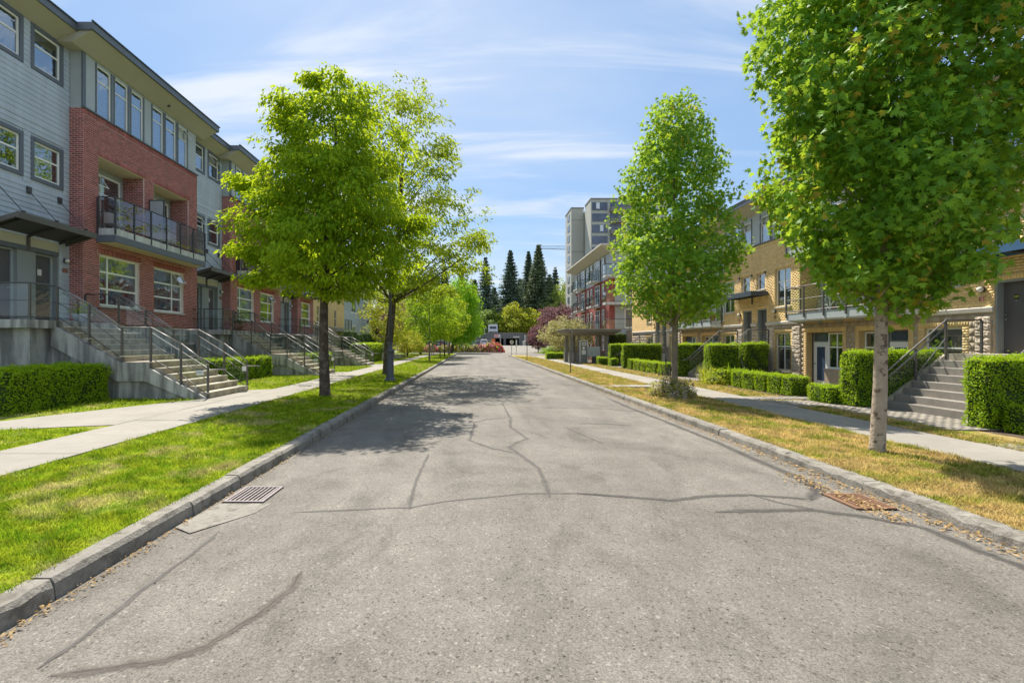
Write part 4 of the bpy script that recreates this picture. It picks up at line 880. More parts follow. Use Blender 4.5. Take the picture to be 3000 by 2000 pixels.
for k in range(3):
    m = ents[k]-1.2+EM/2 if k < 2 else None
    if m is None: break
    for a, b in ((m+.22, m+2.62), (m-2.62, m-.22)):
        pat.append((a+.18, b-.18, m)); ops_lo.append((a+.18, b-.18, -.05, 2.25)); frames.append((a, b, -.05, 2.5, a+.18, b-.18, -.05, 2.25))
    ops_hi.append((m-3.05, m+2.85, 3.02, 5.45)); ops_hi.append((m-3.05, m+2.85, 5.9, 6.8))
# walls
for p, q, a, b in rects(Y0E, Y1E, EZB, EZT, ops_hi): MB().box(DR, DR+.25, p, q, a, b).build('wall', 'yellow_mortar', EB)
for p, q, a, b in rects(Y0E, Y1E, EZ0, EZB-.002, ops_lo): MB().box(DR, DR+.25, p, q, a, b).build('base_wall', 'yellow_mortar', EB)
YB += [(DR-.0015, DR+.001, u, v, a, b) for u, v, a, b in brick_rects(Y0E, Y1E, EZB, EZT, ops_hi, .215, .0765, .009, soldier=sol_hi+[(Y0E, Y1E, EZT-.19, EZT)])]
for fy0, fy1, fz0, fz1, oy0, oy1, oz0, oz1 in frames:
    YB += [(DR-.002, DR+.001, u, v, a, b) for u, v, a, b in brick_rects(fy0, fy1, fz0, oz1, [(oy0, oy1, oz0, oz1)], .215, .0765, soldier=())]
    n = int((fy1-fy0)/.0765)
    YB += [(DR-.002, DR+.001, fy0+(fy1-fy0)*i/n+.005, fy0+(fy1-fy0)*(i+1)/n-.005, oz1+.005, fz1-.005) for i in range(n)]
pil = [(f+a, f+b) for f in ents for a, b in ((-4.6, -4.05), (-2.72, -2.3), (.0, .42)) if f+a > Y0E]
fo = [f[:4] for f in frames]+ops_lo
BLK += [(DR-.003, DR+.001, u, v, a, b) for u, v, a, b in brick_rects(Y0E, Y1E, EZ0, EZB-.14, fo+[(a, b, EZ0, 2.5) for a, b in pil], .40, .20, .010)]
for a, b in pil:
    rng = np.random.default_rng(int(a*10)); z = EZ0
    while z < 2.49:
        h = .2; pts = []
        n, m_ = 9, 5; V = []; F = []
        for j in range(m_+1):
            for i in range(n+1): V.append((DR-.03-(0 if i in (0, n) or j in (0, m_) else rng.uniform(.0, .03)), a+.006+(b-a-.012)*i/n, z+.006+(h-.012)*j/m_))
        for j in range(m_):
            for i in range(n): F.append((j*(n+1)+i, (j+1)*(n+1)+i, (j+1)*(n+1)+i+1, j*(n+1)+i+1))
        mb = MB().add(V, F); mb.box(DR-.029, DR+.02, a+.006, b-.006, z+.006, min(z+h-.006, 2.5)); mb.build('split_block', 'split_stone', EB); z += h
brick_skin(EB, 'brick', 'yellow_brick', YB, 300); brick_skin(EB, 'block', 'block', BLK, 300)
capo = [(f+a, f+b, 0, 9) for f in ents for a, b in ((-.86, -.08), (-2.14, -1.36))]+[(m-3.05, m+2.85, 0, 9) for _, _, m in pat]
for p, q in spans(Y0E, Y1E, capo): MB().prism([(DR-.06, EZB-.11), (DR-.075, EZB+.0), (DR-.013, EZB+.03), (DR-.013, EZB-.13)], p, q).build('stone_ledge', 'stone_cap', EB)
for a, b, c, e, hs, vs, bk in win: window(EB, 1, DR, a, b, c, e, vs=vs if c < 4 else (), hs=hs, ins=.09, fr=.055, back=bk, sill='stone_cap', backz=c+.4 if bk == 'blind' else None)
for k, f in enumerate(ents):
    for i, (a, b) in enumerate(((-.86, -.08), (-2.14, -1.36))):
        if f+a < Y0E+.2: continue
        o = MB().box(DR+.2, DR+.245, f+a+.05, f+b-.05, 1.52, 3.44).build('door', 'door_dark', EB)
        fr = MB(); fr.box(DR+.02, DR+.25, f+a, f+a+.049, 1.5, 3.5).box(DR+.02, DR+.25, f+b-.049, f+b, 1.5, 3.5).box(DR+.02, DR+.25, f+a+.049, f+b-.049, 3.441, 3.5); fr.build('door_frame', 'door_grey', o)
        MB().box(DR+.15, DR+.2, f+b-.16, f+b-.12, 2.42, 2.46).box(DR+.15, DR+.2, f+b-.16, f+b-.12, 2.55, 2.59).build('door_handle', 'chrome', o)
        if k == 0 and i == 0:
            MB().box(DR+.19, DR+.2, f-.50, f-.385, 2.98, 3.10).build('number_plate', 'sign_black', o)
            cu = bpy.data.curves.new('number', 'FONT'); cu.body = '208'; cu.size = .082; cu.extrude = .001; cu.align_x = 'CENTER'; cu.align_y = 'CENTER'
            q0 = bpy.data.objects.new('number_curve', cu); me_ = bpy.data.meshes.new_from_object(q0); bpy.data.objects.remove(q0); me_.materials.clear(); q = link('number_print', me_, 'sign_yellow', o); q.location = (DR+.187, f-.4425, 3.04); q.rotation_euler = (math.pi/2, 0, -math.pi/2)
            MB().lathe((DR+.195, f-.44, 2.93), [(.012, -.01), (.012, .01)], 8).build('peephole', 'chrome', o)
    for yy in (.42, -2.62):
        if f+yy-.2 > Y0E: sconce(EB, 1, DR-.012, f+yy-.2, 3.3); MB().box(DR-.03, DR-.012, f+yy-.24, f+yy-.12, 2.96, 3.1).build('number_plaque', 'plaque', EB)
    # flat canopy on rods
    c0, c1 = max(f-2.3, 9.7), f+.5; d0 = 13.38
    cp = MB().box(d0, DR-.02, c0, c0+.06, 4.12, 4.32).box(d0, DR-.02, c1-.06, c1, 4.12, 4.32).box(d0-.05, d0-.001, c0, c1, 4.10, 4.34).box(DR-.08, DR-.019, c0+.061, c1-.061, 4.12, 4.3).build('canopy', 'blue_metal' if k == 0 else 'navy_metal', EB)
    MB().box(d0+.001, DR-.081, c0+.061, c1-.061, 4.22, 4.25).build('canopy_deck', 'dark_metal', cp)
    for i in range(3):
        yy = c1-.25-(2.3)*i/2; yy = max(yy, c0+.1)
        MB().tube([(DR-.01, yy, 5.25), (d0+.1, yy, 4.36)], .014, 6).build('tie_rod', 'rail_steel', cp); MB().box(DR-.06, DR-.013, yy-.04, yy+.04, 5.2, 5.32).build('rod_bracket', 'dark_metal', cp)
        MB().box(d0, DR-.081, yy-.03, yy+.03, 4.13, 4.215).build('canopy_joist', 'dark_metal', cp)
    MB().box(DR-.05, DR-.013, f-.98, f-.90, 3.78, 4.12).build('canopy_bracket', 'navy_metal', cp)
for a, b, m in pat:                             # patio door and window set back under the balcony
    MB().box(DR+.3, DR+.4, a-.2, b+.2, -.1, 2.3).build('recess_wall', 'door_grey', EB)
    mir = a > m; dy = (a+1.02, a+1.95) if False else ((b-.98, b-.12) if mir else (a+.12, a+.98))
    o = MB().box(DR+.24, DR+.299, dy[0], dy[1], .02, 1.85).build('patio_door', 'white_paint', EB)
    MB().box(DR+.23, DR+.239, dy[0]+.2, dy[1]-.2, .25, 1.65).build('pane', 'tower_glass', o); MB().box(DR+.2, DR+.239, dy[1]-.12, dy[1]-.07, .9, .96).build('door_handle', 'chrome', o)
    MB().box(DR+.25, DR+.299, dy[0]+.05, dy[1]-.05, 1.9, 2.2).build('transom_light', 'tower_glass', o)
    wy = (a+.06, b-1.02) if mir else (a+1.06, b-.02)
    window(EB, 1, DR+.2, wy[0], wy[1], .78, 2.22, vs=(.5,), hs=(.6,), ins=.0, back='blind', backz=1.1)
    MB().box(DR+.04, DR+.24, wy[0], wy[1], -.05, .74).build('low_wall', 'block', EB); MB().box(DR+.02, DR+.245, wy[0]-.02, wy[1]+.02, .741, .779).build('sill', 'stone_cap', EB)
for m in sorted({p[2] for p in pat}):
    for fl, (z, zt) in enumerate(((2.72, 5.45), (5.52, 8.3))):
        b0, b1 = m-2.9, m+2.75; dF = 13.58
        if fl: MB().box(DR-.013, DR+.24, m-3.05, m+2.85, 5.46, 5.88).build('slab_band', 'balcony_slab', EB)
        bal = MB().box(dF, DR+.9, b0, b1, z+.16, z+.34).build('balcony', 'balcony_slab', EB)
        MB().box(dF-.03, dF-.001, b0-.02, b1+.02, z+.05, z+.36).build('slab_edge', 'panel_grey', bal); MB().box(dF+.02, DR-.02, b0+.02, b1-.02, z, z+.159).build('slab_soffit', 'white_paint', bal)
        for i in range(6):
            yy = b0+.2+(b1-b0-.4)*i/5; MB().prism([(dF-.04, z+.1), (dF-.04, z+.02), (DR-.02, z-.1), (DR-.02, z+.0)], yy-.04, yy+.04).build('slab_bracket', 'panel_grey', bal)
        guard(bal, [(DR-.05, b0)]+[(dF-.05, b0+(b1-b0)*i/5) for i in range(6)]+[(DR-.05, b1)], z+.36, 1.08, 'bronze_metal', 'rail_steel', 'guard_glass', drop=.2)
        MB().box(DR+.88, DR+.98, m-3.05, m+2.85, z+.36, zt+.3).build('recess_wall', 'panel_grey', EB)
        for yy in (m-3.05, m+2.85): MB().box(DR+.251, DR+.88, min(yy, yy+math.copysign(.2, yy-m)), max(yy, yy+math.copysign(.2, yy-m)), z+.3, zt).build('recess_side', 'yellow_mortar', EB)
        brick_skin(EB, 'recess_brick', 'yellow_brick', [(u, v, m+2.85-.0015, m+2.851, a, b) for u, v, a, b in brick_rects(DR+.0, DR+.87, z+.36, min(zt, 5.4 if not fl else 6.7), [], .215, .0765)], 0)
        MB().box(DR+.02, DR+.88, m-3.05, m+2.85, zt, zt+.06).build('recess_ceiling', 'soffit_warm', EB)
        for a, b in ((m-2.4, m-.5), (m+.4, m+2.2)): window(EB, 1, DR+.8, a, b, z+.38, z+2.45, vs=(.5,), hs=(.8,), ins=.0, back='curtain', fr=.07, name='balcony_door')
# top storey strip
for k, f in enumerate(ents):
    W = [(f+a, f+b, EZT+.05, 8.06) for a, b in ((1.1, 1.75), (.2, .98), (-.75, -.03), (-2.32, -1.6), (-3.25, -2.52)) if f+a > Y0E]
    y0, y1 = max(Y0E, f-4.15), min(Y1E, f+2.0+.05 if k < 2 else Y1E)
    for p, q, a, b in rects(y0, y1, EZT, 8.32, W): MB().box(DR+.04, DR+.25, p, q, a, b).build('panel', 'panel_grey', EB)
    for i, w_ in enumerate(W):
        window(EB, 1, DR+.04, *w_, hs=(.68,), ins=.02, fr=.05, back='curtain', openv=(0, 1) if i in (2, 3) else None)
        for yy in (w_[0]-.085, w_[1]+.005): MB().box(DR+.02, DR+.05, yy, yy+.08, EZT+.02, 8.2).build('mullion', 'trim_grey', EB)
    MB().box(DR-.05, DR+.05, y0, y1, EZT, EZT+.045).build('flashing', 'fascia', EB)
r = MB().prism([(13.42, 8.68), (13.42, 8.82), (20, 9.1), (20, 8.32), (DR+.05, 8.32)], Y0E-.5, Y1E+.4).build('roof', 'soffit', EB)
MB().box(13.36, 13.419, Y0E-.5, Y1E+.4, 8.66, 8.88).build('fascia', 'trim_grey', r); MB().box(13.32, 13.38, Y0E-.5, Y1E+.4, 8.881, 8.92).build('gutter', 'fascia', r)
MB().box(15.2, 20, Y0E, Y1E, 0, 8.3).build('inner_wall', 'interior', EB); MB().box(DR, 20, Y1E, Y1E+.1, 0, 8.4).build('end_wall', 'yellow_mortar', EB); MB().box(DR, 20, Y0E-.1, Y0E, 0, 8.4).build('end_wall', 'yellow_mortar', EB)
def east_stairs(label):
    t = thing('entry_stairs', label, 'stairs', (12.4, 12, 0), 'stairs of the yellow brick row'); y0, y1 = 10.62, 13.3; n = 8; zt, zb = 1.52, .03
    r = (zt-zb)/n; tr = (12.96-11.3)/(n-1)
    for i in range(n-1): MB().box(11.3+tr*i, 11.3+tr*(i+1)+.02, y0, y1, zb+r*i-.02, zb+r*(i+1)).build('step', 'step_dark', t, bevel=.012)
    MB().box(12.96, 14.18, y0, y1+.05, zt-.22, zt).build('top_landing', 'concrete_step', t); MB().box(13.0, 14.17, y0+.05, y1, -.1, zt-.221).build('landing_wall', 'concrete_wall', t)
    MB().box(13.3, 13.9, y0+.02, y0+.049, .15, 1.05).build('hatch', 'white_paint', t)
    for yy in (y0-.13, y1+.01): MB().prism([(11.35, -.1), (11.35, .22), (12.96, zt-.02), (13.3, zt-.02), (13.3, -.1)], yy, yy+.12).build('side_wall', 'concrete_step', t)
    for yy, o in ((y0-.02, 1), (y1+.02, -1)):
        A, B = (11.25, yy, zb+.92), (12.96, yy, zt+.9)
        MB().tube([(11.0, yy, zb+.86), A, B], .022, 8).build('handrail', 'rail_steel', t, True); MB().tube([(11.35, yy+o*.06, zb+.86), (12.98, yy+o*.06, zt+.8)], .018, 8).build('grab_rail', 'rail_steel', t, True)
        MB().tube([(12.1, yy, .85), (12.96, yy, zt+.42)], .012, 6).build('mid_rail', 'rail_steel', t)
        for d, z in ((12.12, .8),): MB().box(d-.022, d+.022, yy-.03, yy+.03, z-.1, z+.9-.05).build('post', 'bronze_metal', t)
        MB().prism([(11.4, .28), (12.08, .86), (12.08, 1.60), (11.4, 1.0)], yy-.005, yy+.005).build('glass_panel', 'guard_glass', t)
        MB().prism([(12.16, .95), (12.92, zt+.08), (12.92, zt+.82), (12.16, 1.7)], yy-.005, yy+.005).build('glass_panel', 'guard_glass', t)
        guard(t, [(12.96, yy), (13.95, yy)], zt, .92, 'bronze_metal', 'bronze_metal', drop=.15)
    return t
st = east_stairs('dark concrete steps between two tall clipped hedges near the birch-barked trunk')
for k, lb in ((1, 'concrete steps under the flat navy canopy of the yellow row'), (2, 'farthest concrete steps of the yellow row, half hidden behind a long hedge')):
    c = copy_tree(st, None, (12.4, 12+EM*k, 0)); c['label'] = lb
# ================================================================ HEDGES
HG = 'clipped hedges along the street'
hedge('long low clipped hedge in front of the near concrete stairs', -11.5, -10.4, 10.7, 13.75, .2, 1.17, 1500, .055, HG)
hedge('clipped hedge between the near stairs and the second stairs', -10.9, -9.9, 18.6, 23.6, .2, 1.15, 700, .06, HG)
hedge('clipped hedge between the second stairs and the third stairs', -10.9, -9.9, 28.6, 33.6, .2, 1.15, 400, .07, HG)
hedge('small clipped hedge against the cellar wall behind the near stair glass', -12.6, -11.8, 17.4, 20.5, .2, 1.0, 500, .06, HG)
HE = 'clipped hedges of the yellow row'
hedge('tall clipped hedge at the picture edge beside the near dark steps', 10.55, 13.1, 9.95, 10.45, .0, 1.47, 1700, .05, HE)
hedge('tall clipped hedge behind the pale trunk beside the dark steps', 10.6, 13.0, 13.46, 14.08, .0, 1.55, 1500, .05, HE)
hedge('low clipped hedge at the foot of the tall hedge at the picture edge', 10.75, 11.75, 9.3, 9.82, .0, .56, 1600, .045, HE)
hedge('low clipped hedge cut off by the picture edge', 11.8, 12.9, 9.3, 9.82, .0, .56, 1500, .045, HE)
for i, (a, b) in enumerate(((14.5, 15.05), (14.12, 14.48))):
    hedge(('small boxy hedge cube beside the paver path to the white door', 'small boxy hedge cube tight against the tall hedge behind the pale trunk')[i], 10.35, 10.85, a, b, .0, .52, 1500, .045, HE)
cy_ = [(16.35, 16.93), (16.98, 17.75), (17.85, 18.55), (18.65, 19.4), (19.5, 20.2)]
cl_ = ['nearest and largest', 'second nearest', 'middle', 'fourth', 'farthest']
for i, (a, b) in enumerate(cy_): hedge(cl_[i]+' hedge cube of the low row in front of the near patio door', 10.68, 11.3 if i else 11.35, a+.02, b-.02, .0, .65, 1300, .045, HE)
hedge('tall clipped hedge beside the steps under the navy canopy', 10.85, 12.25, 22.35, 22.98, .0, 1.74, 900, .055, HE)
hedge('tall hedge tapering to its foot beside the white hatch', 12.45, 13.55, 22.25, 22.9, .0, 1.78, 900, .055, HE, taper=.3)
hedge('tall clipped hedge behind the thin grey trunk', 10.75, 12.6, 25.8, 26.4, .0, 1.76, 800, .055, HE)
hedge('small dark hedge cube in front of the swordlike leaves', 11.0, 11.6, 21.3, 21.9, .0, .62, 1000, .05, HE)
hedge('small hedge cube partly hidden by the thin grey trunk', 10.5, 11.1, 26.9, 27.8, .0, .66, 700, .06, HE)
hedge('long tall clipped hedge in front of the farthest steps of the yellow row', 10.65, 13.4, 34.7, 35.3, .0, 1.72, 600, .065, HE)
hedge('narrow tall hedge end just past the farthest steps of the yellow row', 10.7, 12.6, 38.3, 38.9, .0, 1.72, 400, .07, HE)
for i, (a, b) in enumerate(((28.75, 29.5), (29.58, 30.35), (30.45, 31.1), (31.2, 31.9), (32.0, 32.7))):
    hedge(cl_[i]+' hedge cube of the far low row before the second patio', 10.68, 11.4, a, b, .0, .64, 500, .06, HE)
hedge('single hedge cube between the far low row and the long tall hedge', 10.7, 11.4, 33.3, 34.0, .0, .66, 500, .06, HE)
hedge('small hedge cube beside the grey mailbox', 10.1, 10.9, 39.6, 40.4, .0, .62, 400, .07, HE)
hedge('small hedge cube in front of the narrow tall hedge end', 10.5, 11.0, 37.4, 38.1, .0, .6, 400, .07, HE)
hedge('very tall dark cedar hedge behind the entry shelter', 12.6, 14.0, 44.6, 45.8, .0, 2.65, 260, .10, HE, 'leaf_cedar')
hedge('low bright hedge beyond the entry shelter under the flowering tree', 7.9, 10.6, 53.5, 54.6, .0, .72, 250, .09, HE)
hedge('low bright hedge behind another under the flowering tree', 8.4, 12.5, 57, 58, .0, .8, 200, .09, HE)
hedge('bright low hedge in front of the rounded cedars', -10.0, -8.6, 38.5, 49, .2, 1.75, 160, .10, HG)
rng = np.random.default_rng(4)
for i in range(6):
    y = 41.0+i*1.9; rr = .75; h = 2.65+rng.uniform(-.15, .15); t = thing('cedar_shrub', ['nearest', 'second nearest', 'third nearest', 'fourth nearest', 'fifth nearest', 'farthest'][i]+' rounded dark cedar of the row past the west stairs', 'cedar', (-10.9, y, .2), 'rounded cedars in a row')
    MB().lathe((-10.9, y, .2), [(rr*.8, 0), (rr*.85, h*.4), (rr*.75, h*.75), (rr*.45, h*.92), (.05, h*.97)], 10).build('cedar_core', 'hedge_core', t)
    n = 1300; z = rng.uniform(0, 1, n); a = rng.uniform(0, 6.283, n); R = rr*np.interp(z, [0, .4, .75, .92, 1], [.88, 1, .85, .55, .08]); P = np.stack([-10.9+R*np.cos(a), y+R*np.sin(a), .2+z*h], 1)+rng.normal(0, .03, (n, 3))
    o = np.stack([np.cos(a), np.sin(a), z*.6], 1); tag(link('foliage', leaf_mesh('foliage', P, o+rng.normal(0, .4, P.shape), np.array([0, 0, 1.])+o*.3+rng.normal(0, .4, P.shape), .10, 'long'), 'leaf_cedar', t), kind='stuff')
# ================================================================ TREES
tree('maple_tree', 'big dense maple with a pale mottled trunk close by the east pavement', 'tree', (6.46, 7.77, .04),
     [(2.25, .2), (2.6, .75), (3.2, 1.2), (4.4, 1.62), (6, 1.78), (7.8, 1.65), (9.4, 1.2), (10.6, .5)], .105, 1400, 30, .27, .112, 'leaf_maple', 'bark_pale', 'maple', 'street trees', 11, .17, .3, nl=50, single=300, up=.35, droop=.9, shell=.62, flat=.9, coff=(.25, 0))
tree('maple_tree', 'tall narrow maple with a thin grey trunk above the lavender bush', 'tree', (6.75, 16.4, .05),
     [(2.5, .3), (2.9, 1.15), (3.8, 1.75), (5.0, 1.9), (6.3, 1.65), (7.6, 1.45), (9.0, 1.0), (10.15, .3)], .115, 1000, 20, .32, .12, 'leaf_maple', 'bark_mid', 'maple', 'street trees', 12, .22, .3, nl=50, up=.4, droop=.8, shell=.7, flat=.9)
tree('chestnut_tree', 'broad leafy tree with a dark trunk nearest on the west verge', 'tree', (-4.67, 15.0, .16),
     [(3.3, .8), (3.8, 1.9), (4.8, 2.3), (6.2, 2.05), (7.8, 1.9), (8.9, 1.45), (9.7, .7), (10.2, .2)], .165, 640, 66, .42, .155, 'leaf_chestnut', 'bark_dark', 'drop', 'street trees', 13, .30, .3, nl=60, up=.6, droop=1.5, shell=.6, flat=.5, curve=-.15, coff=(.25, 0),
     extra=((-7.0, 14.8, 6.75, .5, 14), (-6.3, 14.9, 6.4, .6, 14), (-6.8, 14.7, 4.6, .55, 16), (-6.5, 14.6, 3.75, .4, 10), (-5.0, 15, 10.0, .25, 7), (-2.0, 15.2, 5.6, .6, 14), (-5.7, 14.6, 8.6, .5, 12)))
def lop(C):                                     # sparse right-hand side, one long low limb over the road
    x = C[:, 0]+4.6; keep = np.ones(len(C), bool); keep &= ~((x > 3.4) & (C[:, 2] > 9.2)); keep &= x < 5.2; return keep
tree('chestnut_tree', 'tall open-crowned tree with a thick trunk behind the street lamp', 'tree', (-4.6, 25.2, .18),
     [(4.0, 2.2), (5.5, 4.6), (7.2, 5.6), (8.6, 4.4), (10.2, 3.6), (12.2, 3.6), (13.8, 2.6), (15.3, .8)], .24, 520, 34, .50, .19, 'leaf_olive', 'bark_dark', 'drop', 'street trees', 14, .25, .25, nl=60, up=.8, droop=.8, shell=.45, flat=.42, gap=lop, coff=(.9, 0),
     extra=((-1.6, 25, 6.2, 1.4, 26), (-2.6, 24.5, 4.9, 1.2, 24), (0.1, 25.3, 7.2, .9, 18), (-4.2, 24, 4.6, 1.3, 16), (-2.0, 25, 11.5, 1.2, 20), (-2.2, 25, 9.3, 1.2, 20), (-3.6, 25, 14.2, 1.0, 16)))
tree('young_tree', 'young street tree with a slim trunk, nearest past the street lamp', 'tree', (-4.2, 44, .18), [(2.0, .8), (2.8, 2.0), (4.4, 2.3), (6.2, 1.8), (7.8, .5)], .085, 260, 24, .42, .20, 'leaf_young', 'bark_mid', 'leaf', 'young street trees', 15, .2, .4, nl=20)
tree('young_tree', 'young street tree with a leaning thin trunk, second past the street lamp', 'tree', (-3.95, 54, .18), [(2.2, .6), (3.0, 1.6), (4.6, 2.0), (6.4, 1.5), (7.6, .4)], .06, 220, 22, .45, .22, 'leaf_chestnut', 'bark_dark', 'leaf', 'young street trees', 16, .2, .4, nl=20)
tree('young_tree', 'young street tree third past the street lamp', 'tree', (-3.8, 59.5, .18), [(2.4, .6), (3.2, 1.7), (5.0, 2.2), (7.0, 1.6), (8.4, .4)], .09, 220, 22, .48, .24, 'leaf_young', 'bark_dark', 'leaf', 'young street trees', 17, .2, .4, nl=20)
tree('young_tree', 'grey-trunked tree at the far end of the west verge', 'tree', (-3.5, 64, .18), [(2.6, .8), (3.6, 2.2), (5.6, 2.6), (7.8, 2.0), (9.4, .5)], .13, 240, 22, .5, .26, 'leaf_olive', 'bark_mid', 'leaf', 'young street trees', 18, .2, .4, nl=20)
tree('weeping_tree', 'bright green weeping tree over the far cross road', 'tree', (-4.2, 84, .0), [(2.0, 2.2), (3.4, 3.2), (6, 3.6), (9, 3.2), (11.5, 2.0), (13, .6)], .27, 420, 34, .8, .5, 'leaf_willow', 'bark_dark', 'long', None, 19, .2, .35, nl=30, up=.2, droop=2.2, flat=1.6, coff=(1.6, 0))
tree('maple_shrub', 'low yellow-green spreading maple beside the west pavement', 'small tree', (-7.6, 54, .2), [(.7, 1.0), (1.3, 2.0), (2.1, 2.1), (2.9, 1.4), (3.5, .4)], .08, 200, 26, .38, .17, 'leaf_shrub', 'bark_dark', 'leaf', None, 20, .25, .4, nl=20, droop=.8, flat=.45)
tree('plum_tree', 'dark purple plum tree behind the open-crowned west tree', 'tree', (-10.5, 62, .2), [(1.8, 1.0), (3, 2.6), (5, 3.0), (6.8, 2.0), (7.8, .5)], .12, 220, 24, .5, .24, 'leaf_plum', 'bark_dark', 'leaf', 'purple plum trees', 21)
tree('leafy_tree', 'yellow-green tree in front of the far grey house on the west', 'tree', (-9.0, 50, .2), [(1.6, 1.0), (3, 2.2), (5, 2.6), (7, 2.0), (8.4, .5)], .1, 260, 24, .5, .22, 'leaf_shrub', 'bark_dark', 'leaf', None, 22)
tree('leafy_tree', 'large leafy tree filling the gap behind the young street trees', 'tree', (-8.2, 72, .1), [(1.5, 1.6), (3, 3.6), (6, 4.6), (9, 3.8), (11.5, 1.2)], .2, 360, 26, .7, .34, 'leaf_young', 'bark_dark', 'leaf', None, 23)
tree('dogwood_tree', 'cream flowering rounded tree beside the entry shelter', 'small tree', (10.9, 58, .0), [(.9, 1.2), (1.7, 2.6), (2.8, 3.1), (3.9, 2.6), (4.9, .8)], .10, 320, 30, .45, .2, 'leaf_bloom', 'bark_dark', 'leaf', None, 24, .18, .4, nl=20)
tree('plum_tree', 'purple plum tree behind the cream flowering tree', 'tree', (12.5, 73, .0), [(2.5, 1.2), (3.8, 2.8), (5.4, 3.2), (6.8, 2.2), (7.7, .6)], .12, 240, 24, .55, .28, 'leaf_plum', 'bark_dark', 'leaf', 'purple plum trees', 25)
tree('plum_tree', 'small purple plum at the mouth of the far driveway', 'tree', (12.2, 94, .0), [(.8, 1.0), (2, 2.0), (3.6, 2.2), (5.2, .8)], .1, 160, 24, .5, .3, 'leaf_plum', 'bark_dark', 'leaf', 'purple plum trees', 26)
bush('shrub', 'bright green ground shrub at the foot of the small purple plum', 'shrub', (13.5, 82, .0), 2.6, 2.0, 1.3, 1500, .22, 'leaf_young', 31)
CG = 'tall dark conifers beyond the parkade'
for i, (px_, ty, Y, r, m, lb) in enumerate(((1115, 590, 140, 4.2, 'needle_dark', 'slim dark conifer standing alone left of the tall pair'), (1172, 575, 142, 5.2, 'needle_dark', 'pointed dark conifer in the middle of the gap'),
        (1214, 578, 148, 5.0, 'needle_dark', 'dark conifer close behind the tallest one'), (1237, 563, 143, 6.2, 'needle_olive', 'tallest broad olive-toned conifer under the crane jib'), (1262, 632, 138, 5.0, 'needle_olive', 'shorter conifer to the lower side of the tallest one'),
        (1275, 615, 152, 4.2, 'needle_dark', 'dark conifer just left of the grey tower'), (1135, 660, 150, 5.2, 'needle_dark', 'lower conifer filling the gap beside the slim one'), (1195, 640, 156, 5.5, 'needle_dark', 'lower conifer behind the two pointed ones'),
        (1090, 640, 150, 4.8, 'needle_dark', 'conifer mostly hidden behind the weeping tree'), (1060, 620, 155, 5.0, 'needle_dark', 'conifer showing through the crowns of the west trees'), (1020, 610, 150, 5.0, 'needle_dark', 'conifer farthest west behind the street trees'))):
    h = (788-ty)*Y/1110+EYE-1.2; conifer(lb, ((px_-1092)*Y/1110, Y, 1.2), h, r*1.3, 15000, m, 40+i, CG)
FG = 'leafy trees behind the parkade'
for i, (px_, Y, prof, m, lb) in enumerate(((1180, 132, [(3, 2.5), (6, 5), (9, 4.5), (11.5, 2.2), (12.6, .5)], 'leaf_shrub', 'sunlit yellow-green maple behind the parkade roof'), (1122, 134, [(3, 2.5), (6, 4.5), (9, 4), (11, 1.5)], 'leaf_forest', 'mid green maple behind the white pole'),
        (1150, 136, [(2, 4), (5, 5), (8, 4.5), (10, 2)], 'leaf_forest', 'dim green tree between the two maples'), (1212, 134, [(2, 3), (6, 4), (9.5, 3.2), (11.5, .6)], 'leaf_shrub', 'bright small-leaved tree beside the purple plum'),
        (1290, 136, [(3, 3), (8, 4.2), (14, 3.6), (18, 1.6), (20, .4)], 'leaf_birch', 'pale drooping birch beside the grey tower'), (1265, 138, [(3, 3), (8, 4.5), (12, 3.2), (14, .8)], 'leaf_birch', 'yellowish drooping tree in front of the conifers'), (1306, 150, [(3, 2.5), (12, 3.4), (18, 2.5), (21.5, .4)], 'leaf_forest', 'grey-green tree top left of the grey tower'))):
    tree('forest_tree', lb, 'tree', ((px_-1092)*Y/1110, Y, 1.2), prof, .25, 190, 24, 1.1, .62, m, 'bark_dark', 'leaf', FG, 60+i, nl=10, droop=1.2)
rng = np.random.default_rng(8)
for k in range(2):
    n = 9000; x = rng.uniform(-60, 70, n); y = 150+k*10+rng.normal(0, 3, n); z = 1+(rng.uniform(0, 1, n)**.8)*(11+3*np.sin(x*.3+k)+2*np.sin(x*.83)); P = np.stack([x, y, z], 1)
    tag(link('far_wood', leaf_mesh('far_wood', P, np.array([0, -.6, .6])+rng.normal(0, .5, P.shape), rng.normal(0, 1, P.shape), 1.5*rng.uniform(.6, 1.3, n), 'fan'), 'needle_dark' if k else 'leaf_cedar'), ('dark undergrowth of the wood behind the parkade', 'dark foliage of the wood behind the undergrowth')[k], 'wood', kind='stuff')
